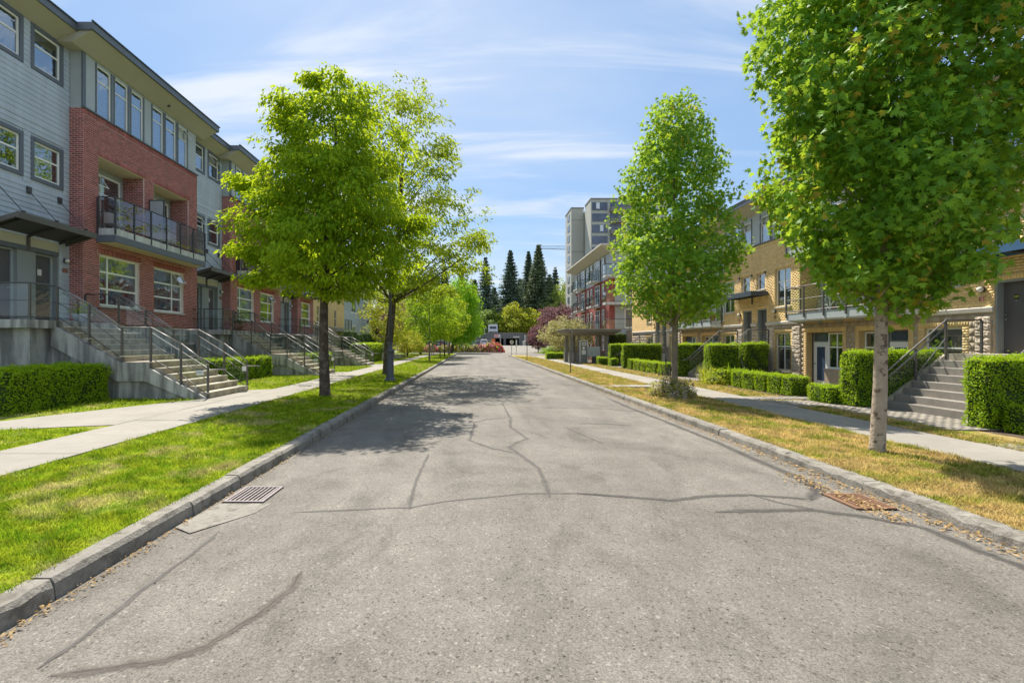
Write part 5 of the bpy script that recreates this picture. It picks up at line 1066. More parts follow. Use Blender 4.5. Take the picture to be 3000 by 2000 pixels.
# ================================================================ PLANTS
bush('lavender_bush', 'half dried lavender bush at the foot of the thin grey trunk', 'bush', (6.35, 15.6, .05), .72, .6, .6, 4200, .075, 'leaf_young', 71, None, 'leaf', mats=[('leaf_shrub', .45, 'green_leaves'), ('leaf_dry', .55, 'dry_stems')], lump=.3)
def spikes(label, c, n, h, rad, wd, m, seed, name='spiky_plant', head=None):
    rng = np.random.default_rng(seed); t = thing(name, label, 'plant', c); mb = MB()
    for i in range(n):
        a = rng.uniform(0, 6.283); b = (c[0]+rng.normal(0, rad*.3), c[1]+rng.normal(0, rad*.3), c[2]); hh = h*rng.uniform(.6, 1.1); l = rad*rng.uniform(.2, 1)
        p1 = (b[0]+math.cos(a)*l*.35, b[1]+math.sin(a)*l*.35, b[2]+hh*.6); p2 = (b[0]+math.cos(a)*l, b[1]+math.sin(a)*l, b[2]+hh)
        nx, ny = -math.sin(a)*wd, math.cos(a)*wd
        mb.add([(b[0]-nx*.6, b[1]-ny*.6, b[2]), (b[0]+nx*.6, b[1]+ny*.6, b[2]), (p1[0]-nx, p1[1]-ny, p1[2]), (p1[0]+nx, p1[1]+ny, p1[2]), p2], [(0, 1, 3, 2), (2, 3, 4)])
        if head and i % 2: MB().lathe((p2[0], p2[1], p2[2]-.1), [(.008, 0), (.022, .04), (.018, .14), (.004, .18)], 6).build('seed_head', head, t)
    mb.build('leaves', m, t); return t
spikes('dark seed stalks standing up from the lavender bush', (6.2, 15.7, .2), 12, .95, .3, .006, 'leaf_dry', 1, 'seed_stalk_plant', 'bark_dark')
spikes('swordlike pale green leaves behind the small dark hedge cube', (11.2, 21.05, 0), 16, 1.0, .5, .022, 'leaf_young', 2)
spikes('grassy clump with browned tips at the foot of the navy canopy steps', (10.5, 22.0, 0), 70, .85, .6, .012, 'leaf_shrub', 3, 'grass_clump')
bush('shrub', 'loose leafy shrub between the grassy clump and the swordlike leaves', 'shrub', (10.75, 21.35, .0), .6, .55, .7, 900, .09, 'leaf_olive', 72)
bush('shrub', 'low pale shrub edging the bed beside the pavement', 'shrub', (10.3, 20.9, .0), .5, .5, .42, 600, .08, 'leaf_shrub', 73)
# rhododendrons along the traffic island
FB = 'rhododendrons on the far island'; xr = [-13, -10.6, -8.3, -6.1, -3.9, -2.1, -.2, 1.4, 2.9, 4.1]
kinds = [('flower_pink', .65), ('flower_mauve', .35), ('flower_pink', .6), ('flower_mauve', .4), ('flower_pink', .4), ('flower_mauve', .5), ('flower_mauve', .55), ('flower_pink', .55), ('flower_pink', .6), ('flower_red', .65)]
nm = ['pink bush farthest west', 'mauve bush second from the west end', 'pink bush third from the west end', 'mostly green bush with few mauve flowers', 'pink-speckled bush near the thick trunk', 'green and cream bush left of the middle', 'mauve bush in the middle', 'salmon pink bush right of the middle', 'pink bush next to the red one', 'vivid red bush at the driveway end']
for i, x in enumerate(xr):
    m, f = kinds[i]; bush('rhododendron', nm[i]+' of the flowering island hedge', 'flowering bush', (x, 92.0+.5*math.sin(i*2.1), .1), 1.45, 1.2, 1.55+.25*math.sin(i*1.7), 1100, .24, 'leaf_olive', 80+i, FB, 'fan', mats=[(m, f, 'blossom'), ('leaf_shrub' if i in (3, 5, 6) else 'leaf_olive', 1.01-f, 'foliage')])
# potted plants on the west landings
def pot(label, x, y, z, r, h, m, leaf, seed):
    t = thing('potted_plant', label, 'potted plant', (x, y, z), 'potted plants'); MB().lathe((x, y, z), [(r*.7, 0), (r, h*.7), (r*1.05, h), (r*.85, h), (r*.8, h*.85)], 16).build('pot', m, t, True)
    rng = np.random.default_rng(seed); n = 160; v = unit(rng.normal(0, 1, (n, 3))); v[:, 2] = np.abs(v[:, 2]); P = np.array([x, y, z+h])+v*np.array([r*1.5, r*1.5, r*1.6])*rng.uniform(.3, 1, (n, 1))
    tag(link('foliage', leaf_mesh('foliage', P, v+rng.normal(0, .5, v.shape), v+rng.normal(0, .5, v.shape), .10, 'leaf'), leaf, t), kind='stuff')
pot('pale round planter with a small plant on the near landing', -12.9, 15.85, 2.455, .26, .3, 'planter', 'leaf_olive', 1)
pot('dark planter with upright leaves on the second landing', -12.9, 26.2, 2.455, .28, .4, 'terracotta', 'leaf_cedar', 2)
pot('red flower pot on the far balcony of the yellow row', 13.8, 28.15, 3.09, .16, .3, 'sign_red', 'leaf_young', 3)
# ================================================================ STREET FURNITURE
t = thing('street_lamp', 'dark grey street lamp with a conical hood and thick base', 'street lamp', (-3.74, 21.2, .15)); b = (-3.74, 21.2, .15)
MB().lathe(b, [(.27, 0), (.27, .05), (.2, .1), (.185, .16), (.165, .2), (.15, 1.2), (.15, 1.25), (.19, 1.27), (.19, 1.36), (.11, 1.38), (.10, 1.62), (.12, 1.64), (.12, 1.68), (.075, 1.70)], 16).build('base', 'lamp_paint', t, True)
MB().lathe(b, [(.075, 1.69), (.055, 4.6), (.08, 4.62), (.08, 4.7), (.05, 4.72)], 12).build('pole', 'lamp_paint', t, True)
MB().lathe(b, [(.05, 4.73), (.13, 4.78), (.15, 5.0), (.13, 5.08)], 14).build('lens', 'lamp_glass', t, True)
MB().lathe(b, [(.34, 5.02), (.36, 5.06), (.25, 5.2), (.13, 5.34), (.05, 5.42), (.015, 5.5)], 18).build('hood', 'lamp_paint', t, True)
def signpost(label, x, y, z, h, plates, r=.028, lean=0, name='sign_post', cat='sign', post='bronze_metal'):
    t = thing(name, label, cat, (x, y, z)); MB().tube([(x, y, z), (x+lean, y, z+h)], r, 8).build('post', post, t)
    for (dx, dz, w_, hh, ang, m, shape) in plates:
        mb = MB(); c = (x+lean*dz/h+dx, y-.04, z+dz); n = 8 if shape == 'oct' else 20
        if shape == 'rect': mb.box(-w_/2, w_/2, -.006, .006, -hh/2, hh/2)
        else: mb.prism([(w_/2*math.cos(6.2832*(i+.5)/n), w_/2*math.sin(6.2832*(i+.5)/n)) for i in range(n)], -.006, .006)
        o = mb.build('sign_plate', m, t); o.rotation_euler = (0, 0, ang); o.location = Vector(c)-wl(t)
    return t
signpost('thin sign post seen edge-on beside the east kerb, nearest one', 5.28, 26.9, .1, 2.55, [(.0, 2.25, .32, .48, 1.42, 'sign_grey', 'rect')], .03, .09)
signpost('thin sign post seen edge-on farther along the east kerb', 5.02, 47, .1, 2.5, [(.0, 2.2, .4, .6, 1.2, 'sign_grey', 'rect')], .035)
signpost('short post with a small round white sign at the far corner', 4.95, 66, .1, 2.0, [(0, 1.85, .55, .55, .15, 'sign_white', 'oct'), (0, 1.85, .36, .5, .15, 'sign_grey', 'oct')], .035)
signpost('street name post with white blades at the far corner', 6.5, 77, .05, 2.9, [(0, 2.75, 1.0, .2, .1, 'sign_white', 'rect'), (.02, 1.75, .22, .95, .1, 'sign_white', 'rect')], .04, post='rail_steel')
signpost('thin pale post at the end of the west verge', -4.0, 69, .15, 2.2, [(0, 2.0, .3, .4, 1.3, 'sign_grey', 'rect')], .03, post='rail_steel')
# entry shelter with notice board
t = thing('entry_shelter', 'grey entry shelter with square columns and a flat tapered roof', 'shelter', (10.2, 44, 0))
for x, y in ((8.55, 43.2), (8.55, 45.4), (9.25, 43.2), (10.9, 43.2), (11.7, 43.2), (11.7, 45.4), (9.25, 45.4)):
    MB().box(x-.22, x+.22, y-.22, y+.22, 0, 1.0).build('column_base', 'kiosk_grey', t); MB().box(x-.12, x+.12, y-.12, y+.12, 1.0, 2.55).build('column', 'kiosk_grey', t)
MB().add([(8.4, 42.7, 2.5), (12.1, 42.7, 2.5), (12.1, 46, 2.5), (8.4, 46, 2.5), (7.9, 42.2, 2.82), (12.7, 42.2, 2.82), (12.7, 46.4, 2.82), (7.9, 46.4, 2.82)], BF.tolist()).build('roof_soffit', 'kiosk_roof', t)
r = MB().box(7.85, 12.75, 42.15, 46.45, 2.822, 3.03).build('roof', 'kiosk_roof', t)
MB().box(7.8, 12.8, 42.1, 46.5, 3.031, 3.06).build('roof_flashing', 'stone_cap', r)
t = thing('notice_board', 'upright grey notice board with white sheets in front of the shelter', 'notice board', (9.55, 42.6, 0))
MB().box(9.25, 9.85, 42.58, 42.66, 0, 2.0).build('board', 'kiosk_grey', t)
MB().box(9.2, 9.249, 42.56, 42.68, 0, 2.05).box(9.851, 9.9, 42.56, 42.68, 0, 2.05).box(9.249, 9.851, 42.56, 42.68, 2.0, 2.05).build('board_frame', 'white_paint', t)
for x0, x1, z0, z1 in ((9.4, 9.75, 1.62, 1.85), (9.45, 9.62, 1.25, 1.5), (9.38, 9.72, .8, 1.18)): MB().box(x0, x1, 42.57, 42.579, z0, z1).build('sheet', 'sign_white', t)
sh = t.children[2]; MB().box(9.46, 9.69, 42.565, 42.5695, 1.69, 1.77).build('print', 'sign_black', sh)
t = thing('mailbox', 'blue-grey cluster mailbox on a pedestal beside the notice board', 'mailbox', (10.3, 42.3, 0))
MB().box(9.85, 10.85, 42.0, 42.45, .62, 1.5).build('box', 'mailbox', t, bevel=.02); MB().box(10.2, 10.5, 42.1, 42.4, 0, .62).build('pedestal', 'dark_metal', t)
for i in range(4):
    for j in range(4): MB().box(9.89+.235*i, 10.10+.235*i, 42.452, 42.46, .66+.205*j, .84+.205*j).build('box_door', 'mailbox', t)
# red stool in the bed by the white path
t = thing('stool', 'small red-topped stool by the yellow wall behind the thin grey trunk', 'stool', (12.6, 27.4, 0)); MB().lathe((12.6, 27.4, .62), [(.02, 0), (.22, .01), (.23, .05), (.2, .07)], 14).build('seat', 'sign_red', t)
for i in range(4): a = .8+i*1.571; MB().tube([(12.6+.12*math.cos(a), 27.4+.12*math.sin(a), .62), (12.6+.2*math.cos(a), 27.4+.2*math.sin(a), 0)], .014, 6).build('leg', 'sign_grey', t)
# bicycle on the balcony of the yellow row
def bicycle(label, x, y, z):
    t = thing('bicycle', label, 'bicycle', (x, y, z)); R = .33; ya, yb = y, y+1.02
    for yy in (ya, yb):
        ring = [(x, yy+R*math.cos(i*math.pi/12), z+R+R*math.sin(i*math.pi/12)) for i in range(25)]
        o = MB().tube(ring, .014, 6, False).build('wheel', 'tyre', t); MB().tube([(x, yy+(R-.03)*math.cos(i*math.pi/12), z+R+(R-.03)*math.sin(i*math.pi/12)) for i in range(25)], .009, 6, False).build('rim', 'chrome', o)
        sp = MB()
        for i in range(12): sp.tube([(x, yy, z+R), (x, yy+(R-.03)*math.cos(i*.5236), z+R+(R-.03)*math.sin(i*.5236))], .002, 4, False)
        sp.build('spokes', 'chrome', o)
    bb = (x, y+.58, z+.28); st_ = (x, y+.72, z+.78); hd = (x, y+.18, z+.82); hb = (x, y+.13, z+.62)
    MB().tube([bb, st_, (x, y+.74, z+.92)], .016).tube([st_, hd], .016).tube([bb, hb], .018).tube([hd, hb, (x, ya, z+R)], .015).tube([bb, (x, yb, z+R)], .012).tube([st_, (x, yb, z+R)], .011).build('frame', 'car_white', t, True)
    MB().box(x-.07, x+.07, y+.64, y+.88, z+.92, z+.97).build('saddle', 'stone_cap', t, bevel=.02); MB().tube([hd, (x, y+.14, z+.98)], .013).tube([(x-.28, y+.2, z+1.0), (x-.1, y+.14, z+.98), (x+.1, y+.14, z+.98), (x+.28, y+.2, z+1.0)], .013).build('handlebar', 'dark_metal', t, True)
    MB().tube([(x-.03, bb[1]+.09*math.cos(i*.5236), bb[2]+.09*math.sin(i*.5236)) for i in range(13)], .008, 5, False).tube([(x-.05, bb[1], bb[2]), (x-.05, bb[1]+.1, bb[2]-.13)], .01).build('crank', 'chrome', t)
bicycle('white bicycle standing behind the balcony railing of the yellow row', 14.35, 18.95, 3.065)
# chairs on the red brick balcony
def chair(label, x, y, z, m):
    t = thing('balcony_chair', label, 'chair', (x, y, z), 'chairs on the near red brick balcony'); MB().box(x-.24, x+.24, y-.24, y+.24, z+.40, z+.44).build('seat', m, t); MB().box(x-.24, x-.2, y-.24, y+.24, z+.44, z+.9).build('backrest', m, t)
    for a in (-.21, .21):
        for b_ in (-.21, .21): MB().box(x+a-.02, x+a+.02, y+b_-.02, y+b_+.02, z, z+.4).build('leg', m, t)
chair('pale balcony chair behind the near end of the glass guard', -13.9, 18.6, 5.93, 'white_paint'); chair('pale balcony chair past the privacy screen', -13.6, 21.6, 5.93, 'panel_grey')
# ================================================================ PERSON
def person(label, x, y, z):
    t = thing('person', label, 'person', (x, y, z)); h = 1.63
    J = {'pel': (0, 0, .86), 'wst': (0, .01, 1.02), 'chs': (0, .02, 1.24), 'nck': (0, .02, 1.38), 'hd0': (0, .0, 1.46), 'hd1': (0, -.01, 1.58),
         'lh': (-.09, 0, .82), 'lk': (-.1, -.10, .46), 'la': (-.1, -.06, .08), 'lt': (-.1, -.19, .04), 'rh': (.09, 0, .82), 'rk': (.1, .04, .46), 'ra': (.1, .16, .10), 'rt': (.1, .05, .03),
         'ls': (-.17, .02, 1.31), 'le': (-.24, .03, 1.06), 'lw': (-.24, -.07, .84), 'lf': (-.24, -.1, .74), 'rs': (.17, .02, 1.31), 're': (.24, .0, 1.06), 'rw': (.25, -.04, .83), 'rf': (.25, -.06, .74)}
    R = dict(pel=.135, wst=.12, chs=.14, nck=.055, hd0=.075, hd1=.085, lh=.09, lk=.058, la=.038, lt=.035, rh=.09, rk=.058, ra=.038, rt=.035, ls=.06, le=.042, lw=.03, lf=.028, rs=.06, re=.042, rw=.03, rf=.028)
    E = [('pel', 'wst'), ('wst', 'chs'), ('chs', 'nck'), ('nck', 'hd0'), ('hd0', 'hd1'), ('pel', 'lh'), ('lh', 'lk'), ('lk', 'la'), ('la', 'lt'), ('pel', 'rh'), ('rh', 'rk'), ('rk', 'ra'), ('ra', 'rt'), ('chs', 'ls'), ('ls', 'le'), ('le', 'lw'), ('lw', 'lf'), ('chs', 'rs'), ('rs', 're'), ('re', 'rw'), ('rw', 'rf')]
    ks = list(J); me = bpy.data.meshes.new('body'); me.from_pydata([(x+J[k][0], y+J[k][1], z+J[k][2]) for k in ks], [(ks.index(a), ks.index(b_)) for a, b_ in E], []); o = link('body', me, 'skin', t)
    o.modifiers.new('skin', 'SKIN'); sl = me.skin_vertices[0].data
    for i, k in enumerate(ks): sl[i].radius = (R[k], R[k]); sl[i].use_root = (k == 'pel')
    sb = o.modifiers.new('sub', 'SUBSURF'); sb.levels = sb.render_levels = 1
    MB().lathe((x, y+.01, z), [(.25, .42), (.235, .6), (.2, .85), (.165, 1.02), (.19, 1.2), (.2, 1.3), (.12, 1.38), (.07, 1.41)], 14).build('coat', 'coat_tan', t, True)
    for s in (-1, 1): MB().tube([(x+s*.17, y+.02, z+1.32), (x+s*.25, y+.02, z+1.06), (x+s*.25, y-.05, z+.86)], [.075, .06, .05], 8).build('sleeve', 'coat_tan', t, True)
    MB().lathe((x, y, z), [(.06, 1.36), (.10, 1.45), (.108, 1.55), (.09, 1.61)], 12).build('hair', 'cloth_dark', t, True)
    MB().lathe((x, y, z), [(.2, 1.555), (.19, 1.575), (.11, 1.585), (.105, 1.66), (.06, 1.69)], 16).build('hat', 'hat_straw', t, True)
    for s, yy in ((-1, -.1), (1, .1)): MB().box(x+s*.1-.045, x+s*.1+.045, y+yy-.12, y+yy+.1, z, z+.08).build('shoe', 'cloth_dark', t, bevel=.02)
person('person in a straw hat and long tan coat walking on the west pavement', -5.86, 66, .205)
# ================================================================ FAR BUILDINGS
t = thing('apartment_building', 'four-storey red brick apartment block with grey balconies past the yellow row', 'building', (15, 58, 0)); s = 1
RX, RY0, RY1, RZ = 14.2, 51.3, 68.5, 11.4
MB().box(RX, 34, RY0, RY1, -.1, 8.7).build('wall', 'red_brick', t); MB().box(RX+.05, 34, RY0+.05, RY1-.05, 8.7, RZ).build('top_storey', 'panel_grey', t)
MB().box(13.9, 40, 44.6, RY0-.01, 0, 3.0).build('podium', 'trim_grey', t)
r = MB().add([(RX-.1, RY0-.1, RZ), (35, RY0-.1, RZ), (35, RY1, RZ), (RX-.1, RY1, RZ), (RX-1.2, RY0-1.3, RZ+.55), (35, RY0-1.3, RZ+.55), (35, RY1+1, RZ+.55), (RX-1.2, RY1+1, RZ+.55)], BF.tolist()).build('roof', 'soffit', t)
MB().box(RX-1.25, 35.1, RY0-1.35, RY1+1.1, RZ+.551, RZ+.72).build('fascia', 'stone_cap', r)
for fl in range(4):
    z = .3+2.85*fl
    for i, yy in enumerate((53.0, 58.4, 60.2, 65.6, 67.2)): window(t, 1, RX-.13, yy, yy+.75, z+.7, z+2.35, hs=(.7,), ins=.0, fr=.07, glass='tower_glass', back='interior')
    for i, yy in enumerate((54.6, 62.2)):
        window(t, 1, RX-.13, yy+.3, yy+2.3, z+.15, z+2.4, vs=(.5,), hs=(.75,), ins=.0, fr=.08, glass='tower_glass', back='interior')
        if fl:
            bal = MB().box(RX-1.1, RX, yy, yy+2.6, z-.15, z+.02).build('balcony', 'balcony_slab', t); guard(bal, [(RX-.1, yy), (RX-1.1, yy), (RX-1.1, yy+1.3), (RX-1.1, yy+2.6), (RX-.1, yy+2.6)], z+.02, 1.05, 'dark_metal', 'dark_metal', railr=.035)
    if fl:
        bal = MB().box(RX-.75, RX+4.2, RY0-1.5, RY0-.001, z-.18, z+.05).build('balcony', 'balcony_slab', t); guard(bal, [(RX-.75, RY0-.1), (RX-.75, RY0-1.5), (RX+1.7, RY0-1.5), (RX+4.2, RY0-1.5)], z+.05, 1.08, 'dark_metal', 'dark_metal', railr=.035)
    MB().box(RX+.6, RX+4.0, RY0-.06, RY0-.001, z+.1, z+2.6).build('balcony_wall', 'panel_grey', t); MB().box(RX+1.6, RX+2.6, RY0-.1, RY0-.061, z+.15, z+2.3).build('balcony_door', 'white_frame', t)
    d_ = t.children[-1]; MB().box(RX+1.72, RX+2.48, RY0-.12, RY0-.101, z+.4, z+2.2).build('pane', 'tower_glass', d_)
    if fl: bal = MB().box(RX-.6, RX-.0, 67.6, 68.9, z-.15, z+.02).build('balcony', 'balcony_slab', t); guard(bal, [(RX-.6, 67.6), (RX-.6, 68.9)], z+.02, 1.05, 'dark_metal', 'dark_metal', railr=.035)
# tower
t = thing('apartment_tower', 'pale grey concrete apartment tower rising behind the red brick block', 'tower', (30, 120, 1.2))
MB().box(27.7, 46, 116, 122, 0, 36.3).build('main_block', 'tower_wall', t); MB().box(24.6, 27.75, 124, 132, 0, 36.3).build('side_block', 'tower_wall', t); MB().box(27.7, 44, 122.01, 131, 0, 35.2).build('core', 'tower_dark', t)
MB().box(27.6, 46.1, 115.9, 122.1, 36.301, 36.6).build('parapet', 'tower_dark', t); MB().box(24.5, 27.85, 123.9, 132.1, 36.301, 36.6).build('parapet', 'tower_dark', t)
for fl in range(13):
    z = 1.0+2.69*fl
    if fl > 2:
        w_ = MB().box(28.0, 31.7, 115.93, 115.999, z+.35, z+2.3).build('window', 'trim_grey', t)
        for i in range(4): MB().box(28.08+.9*i, 28.9+.9*i, 115.9, 115.929, z+.75, z+2.22).build('pane', 'tower_glass' if (fl*5+i*3) % 7 else 'curtain', w_)
        MB().box(28.08, 31.62, 115.9, 115.929, z+.42, z+.7).build('panel', 'tower_glass', w_)
        MB().box(32.3, 37.2, 115.9, 115.999, z+.1, z+2.35).build('balcony_recess', 'tower_glass', t); rc = t.children[-1]
        for i in range(4): MB().box(32.4+1.2*i, 32.46+1.2*i, 115.85, 115.899, z+.1, z+2.35).build('mullion', 'trim_grey', rc)
        MB().box(32.2, 37.3, 114.6, 115.99, z-.15, z+.85).build('balcony', 'tower_dark', t)
    MB().box(24.53, 24.599, 126.2, 128.6, z+.5, z+2.2).build('window', 'tower_glass', t); wv = t.children[-1]
    for yy in (126.1, 128.6): MB().box(24.45, 24.52, yy, yy+.12, z+.4, z+2.3).build('frame', 'white_frame', wv)
    if fl % 3 == 0: MB().box(24.57, 27.74, 123.95, 123.999, z+.0, z+.1).build('joint', 'tower_dark', t)
t = thing('tower_crane', 'blue-grey lattice crane jib showing left of the tower', 'crane', (52, 300, 1.2)); jib = MB(); x0, x1, Y, z = 38, 58, 300, 60.5
for yy in (299.4, 300.6): jib.tube([(x0, yy, z), (x1, yy, z-.6)], .13, 5)
jib.tube([(x0+1, 300, z+1.5), (x1, 300, z+1.6)], .13, 5); jib.tube([(x0, 300, z), (x0+1, 300, z+1.5)], .12, 5)
for i in range(12):
    a, b_ = x0+1+i*1.6, x0+1.8+i*1.6; jib.tube([(a, 300, z+1.5), (b_, 299.4, z-.3)], .07, 4).tube([(b_, 299.4, z-.3), (a+1.6, 300, z+1.5)], .07, 4)
jib.build('jib', 'crane_steel', t); mast = MB()
for a in (-.8, .8):
    for b_ in (-.8, .8): mast.tube([(x1+2+a, 300+b_, 1.2), (x1+2+a, 300+b_, z+4)], .12, 4)
mast.build('mast', 'crane_steel', t); MB().box(x1, x1+4, 299, 301, z-1, z+.5).build('slewing_unit', 'crane_steel', t)
# parkade
t = thing('parkade', 'low dark grey parkade with two vehicle openings at the end of the street', 'parkade', (0, 126, 1.2)); Y = 125.5
O = [(4.9, 7.3, 1.0, 3.05), (7.9, 11.3, 1.0, 3.05)]
for p, q, a, b_ in rects(2.6, 12.6, 1.0, 4.45, O): MB().box(p, q, Y, Y+.4, a, b_).build('front_wall', 'parkade', t)
MB().box(-34, 2.599, Y+.4, Y+.8, 1.0, 4.0).build('front_wall', 'parkade', t); MB().box(-34, 13, Y+.81, Y+16, 3.6, 3.9).build('roof_deck', 'parkade', t); MB().box(-34, 14, Y+8, Y+8.3, 1, 3.6).build('inner_wall', 'shade_black', t)
MB().box(2.5, 12.7, Y-.05, Y+.45, 4.451, 4.55).build('coping', 'concrete', t); MB().box(12.7, 14, Y+.2, Y+.5, 1, 3.9).build('side_wall', 'parkade', t)
MB().box(6.35, 6.6, Y-.3, Y-.001, 1.1, 4.0).build('down_pipe', 'sign_grey', t); MB().box(12.7, 12.95, Y-.3, Y+.1, 1.1, 4.0).build('down_pipe', 'sign_white', t)
MB().box(4.85, 6.45, Y-.08, Y-.001, 3.28, 4.08).build('sign_panel', 'sign_white', t); sp = t.children[-1]; MB().box(4.92, 5.95, Y-.1, Y-.081, 3.4, 3.95).build('sign_field', 'sign_red', sp)
for i in range(4): MB().box(5.02+.22*i, 5.16+.22*i, Y-.11, Y-.1005, 3.55, 3.72).build('sign_mark', 'sign_white', sp)
t = thing('light_pole', 'white pole standing on the parkade roof', 'pole', (-1.1, 131, 3.9)); MB().tube([(-1.1, 131, 3.9), (-1.1, 131, 7.3)], [.2, .16], 10).build('shaft', 'sign_white', t); MB().box(-1.35, -.85, 130.8, 131.2, 7.3, 7.45).build('cap', 'sign_white', t)
t = thing('camper_van', 'white camper van parked facing out on the parkade roof', 'camper van', (4.6, 130, 3.9)); z = 3.9
MB().prism([(127.5, z+.5), (127.5, z+1.3), (127.9, z+1.5), (128.2, z+2.9), (133, z+2.9), (133, z+.5)], 3.4, 5.9, 'x').build('body', 'car_white', t, bevel=.12)
MB().add([(3.75, 127.86, z+1.75), (5.55, 127.86, z+1.75), (5.55, 128.1, z+2.4), (3.75, 128.1, z+2.4)], [(0, 1, 2, 3)]).build('windscreen', 'car_glass', t); MB().box(3.6, 5.7, 127.4, 127.495, z+.62, z+.95).build('grille', 'car_glass', t)
for x in (3.6, 5.45): MB().box(x, x+.3, 127.44, 127.499, z+1.0, z+1.2).build('headlight', 'lamp_glass', t)
for x in (3.5, 5.8):
    for yy in (128.3, 132): MB().tube([(x-.12, yy, z+.4), (x+.12, yy, z+.4)], .4, 14).build('wheel', 'tyre', t)
for s_ in (3.05, 6.05): MB().box(s_-.0, s_+.18, 128.0, 128.1, z+1.5, z+2.0).build('mirror', 'car_dark', t)
MB().box(2.35, 2.45, 128.2, 128.3, z, z+1.9).box(2.451, 3.2, 128.2, 128.3, z+1.8, z+1.9).build('roof_ladder', 'sign_white', t)
def car(label, x, y, z, m, suv=True, rear=True):
    t = thing('parked_car', label, 'car', (x, y, z), 'cars parked in front of the parkade'); H = 1.7 if suv else 1.45; L_ = 4.4; w_ = .9
    prof = [(0, .35), (.02, .75), (.12, 1.0), (.45, H-.06), (.8, H), (2.4, H), (3.1, 1.08), (4.2, .92), (L_, .7), (L_, .35)]
    def ring(xx, k): return [(x+xx*(1 if zz < 1.05 else k), y+yy, z+zz) for yy, zz in prof]
    A, B = ring(-w_, .78), ring(w_, .78); n = len(prof); MB().add(A+B, [tuple(range(n-1, -1, -1)), tuple(range(n, 2*n))]+[(i, (i+1) % n, n+(i+1) % n, n+i) for i in range(n)]).build('body', m, t, bevel=.06)
    g = .015; MB().add([(x-.62, y+.16-g, z+1.1), (x+.62, y+.16-g, z+1.1), (x+.56, y+.40-g, z+H-.14), (x-.56, y+.40-g, z+H-.14)], [(0, 1, 2, 3)]).build('rear_window', 'car_glass', t)
    for s in (-1, 1):
        MB().add([(x+s*(.71), y+.65, z+1.1), (x+s*.71, y+2.85, z+1.12), (x+s*.712, y+2.3, z+H-.12), (x+s*.712, y+.8, z+H-.12)], [(0, 1, 2, 3)]).build('side_window', 'car_glass', t)
        MB().box(x+s*.6-.16, x+s*.6+.16, y-.015, y+.02, z+.78, z+.95).build('tail_light', 'tail_red', t)
        for yy in (.85, 3.5):
            o = MB().tube([(x+s*.72, y+yy, z+.33), (x+s*.92, y+yy, z+.33)], .33, 16).build('wheel', 'tyre', t); MB().tube([(x+s*.921, y+yy, z+.33), (x+s*.93, y+yy, z+.33)], .2, 12).build('rim', 'chrome', o)
    MB().box(x-.25, x+.25, y-.02, y+.0, z+.55, z+.68).build('number_plate', 'sign_white', t)
car('white hatchback parked beside the red flowering bush', 2.0, 112, 1.0, 'car_white'); car('dark blue pickup-like car with a teal top left of the white hatchback', -.6, 113, 1.0, 'car_teal', False)
car('dark car parked in the middle of the far lot', -2.8, 113.5, 1.0, 'car_dark'); car('silver car parked behind the tall flowers of the far island', -5.6, 113, 1.0, 'car_silver'); car('dark car farthest west in the far lot', -8.6, 113.5, 1.0, 'car_dark')
t = thing('bollard_sign', 'orange painted utility pillar beside the parkade opening', 'pillar', (4.35, 118, 1.1)); MB().box(3.9, 4.8, 117.8, 118.4, 1.1, 2.9).build('pillar', 'orange_paint', t); MB().box(4.1, 4.6, 117.7, 118.3, 2.901, 3.1).build('cap', 'terracotta', t)
t = thing('fence', 'low pale rail fence behind the flowering island', 'fence', (-8, 105, .6)); MB().tube([(-20, 105, 2.35), (3.6, 105, 2.35)], .05, 6).build('rail', 'rail_steel', t)
for i in range(8): MB().tube([(-20+3.3*i, 105, .6), (-20+3.3*i, 105, 2.35)], .045, 6).build('post', 'rail_steel', t)
t = thing('waste_bin', 'pale waste bin by the parkade corner', 'bin', (12.3, 122, 1.2)); MB().lathe((12.3, 122, 1.2), [(.34, 0), (.4, .9), (.44, .92), (.42, 1.05), (.2, 1.12)], 14).build('bin_body', 'stone_cap', t); MB().box(12.1, 12.5, 121.55, 121.58, 2.0, 2.1).build('bin_flap', 'dark_metal', t)
# houses beyond the red row on the west side
t = thing('tan_house', 'tan brick house with small windows just beyond the red row', 'building', (-14, 46, .2)); s = -1; D = 14.0
wn = [(42.6, 43.4, 3.4, 5.1), (45.2, 46, 3.4, 5.1), (48, 48.8, 3.4, 5.1), (43.4, 44.1, .9, 1.9), (47, 47.7, .9, 1.9), (43, 43.8, 6.6, 8.2), (46, 46.8, 6.6, 8.2), (49.2, 50, 6.6, 8.2)]
for p, q, a, b_ in rects(40.6, 51.5, .0, 9.4, wn): MB().box(-D, -D-.3, p, q, a, b_).build('wall', 'yellow_brick' if a > 2.4 else 'block', t)
for o in wn: window(t, -1, D, *o, hs=(.5,), ins=.05, sill='stone_cap', fr=.07)
MB().box(-D-.31, -22, 40.6, 51.5, 0, 9.4).build('inner_wall', 'interior', t); MB().prism([(-13.2, 9.5), (-13.2, 9.75), (-22, 9.9), (-22, 9.4), (-D, 9.4)], 40.6, 52).build('roof', 'soffit', t)
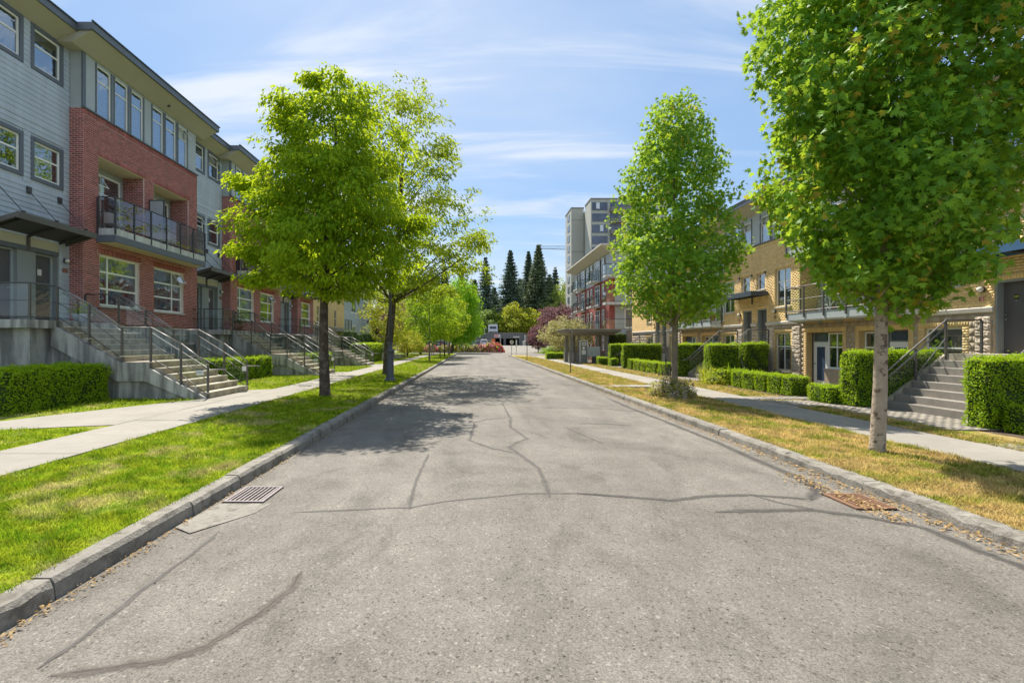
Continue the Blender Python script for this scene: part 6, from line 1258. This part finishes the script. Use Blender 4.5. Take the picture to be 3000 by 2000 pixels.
bal = MB().box(-D+.9, -D, 48.6, 51.2, 3.0, 3.2).build('balcony', 'balcony_slab', t); guard(bal, [(-D+.9, 48.6), (-D+.9, 49.9), (-D+.9, 51.2)], 3.2, 1.0, 'dark_metal', 'dark_metal')
t = thing('grey_house', 'blue-grey house with a white door beyond the tan house', 'building', (-15, 60, .2)); D = 14.4; wn = [(56, 58.5, 5.4, 7.2), (62, 64, 5.4, 7.2), (56.5, 58, 2.6, 3.8), (63, 64, 2.6, 3.8)]
for p, q, a, b_ in rects(52.2, 67, .0, 8.6, wn): MB().box(-D, -D-.3, p, q, a, b_).build('wall', 'siding' if a < 4 else 'panel_grey', t)
for o in wn: window(t, -1, D, *o, vs=(.5,), ins=.05, fr=.09, trim='white_frame', back='curtain')
MB().box(-D-.31, -22, 52.2, 67, 0, 8.6).build('inner_wall', 'interior', t); MB().box(-D+.06, -D-.0, 53.2, 54.4, .3, 2.5).build('door', 'white_paint', t); d_ = t.children[-1]; MB().box(-D+.07, -D+.061, 53.5, 54.1, 1.4, 2.2).build('pane', 'tower_glass', d_)
MB().box(-D+.05, -D, 55.4, 59.8, .3, 2.3).build('garage_door', 'panel_grey', t); g_ = t.children[-1]
for i in range(4): MB().box(-D+.06, -D+.051, 55.5, 59.7, .38+.48*i, .8+.48*i).build('panel', 'trim_grey', g_)
MB().prism([(-13.5, 8.7), (-13.5, 8.95), (-22, 9.8), (-22, 8.6), (-D, 8.6)], 52.2, 67.5).build('roof', 'trim_grey', t)
# ramp wall with rails past the west stairs
t = thing('ramp_wall', 'low concrete ramp wall with a pale pipe rail past the west stairs', 'ramp', (-8, 50, .2)); MB().prism([(42, .2), (42, .95), (56, .45), (56, .2)], -8.15, -8.0, 'x').build('wall', 'concrete_wall', t); MB().tube([(-8.08, 42, 1.75), (-8.08, 56, 1.2)], .03, 6).tube([(-8.08, 42, 1.35), (-8.08, 56, .85)], .025, 6).build('rail', 'rail_steel', t)
for i in range(6): yy = 42.2+2.7*i; MB().tube([(-8.08, yy, .5), (-8.08, yy, 1.75-.55*(yy-42)/14)], .025, 6).build('post', 'rail_steel', t)
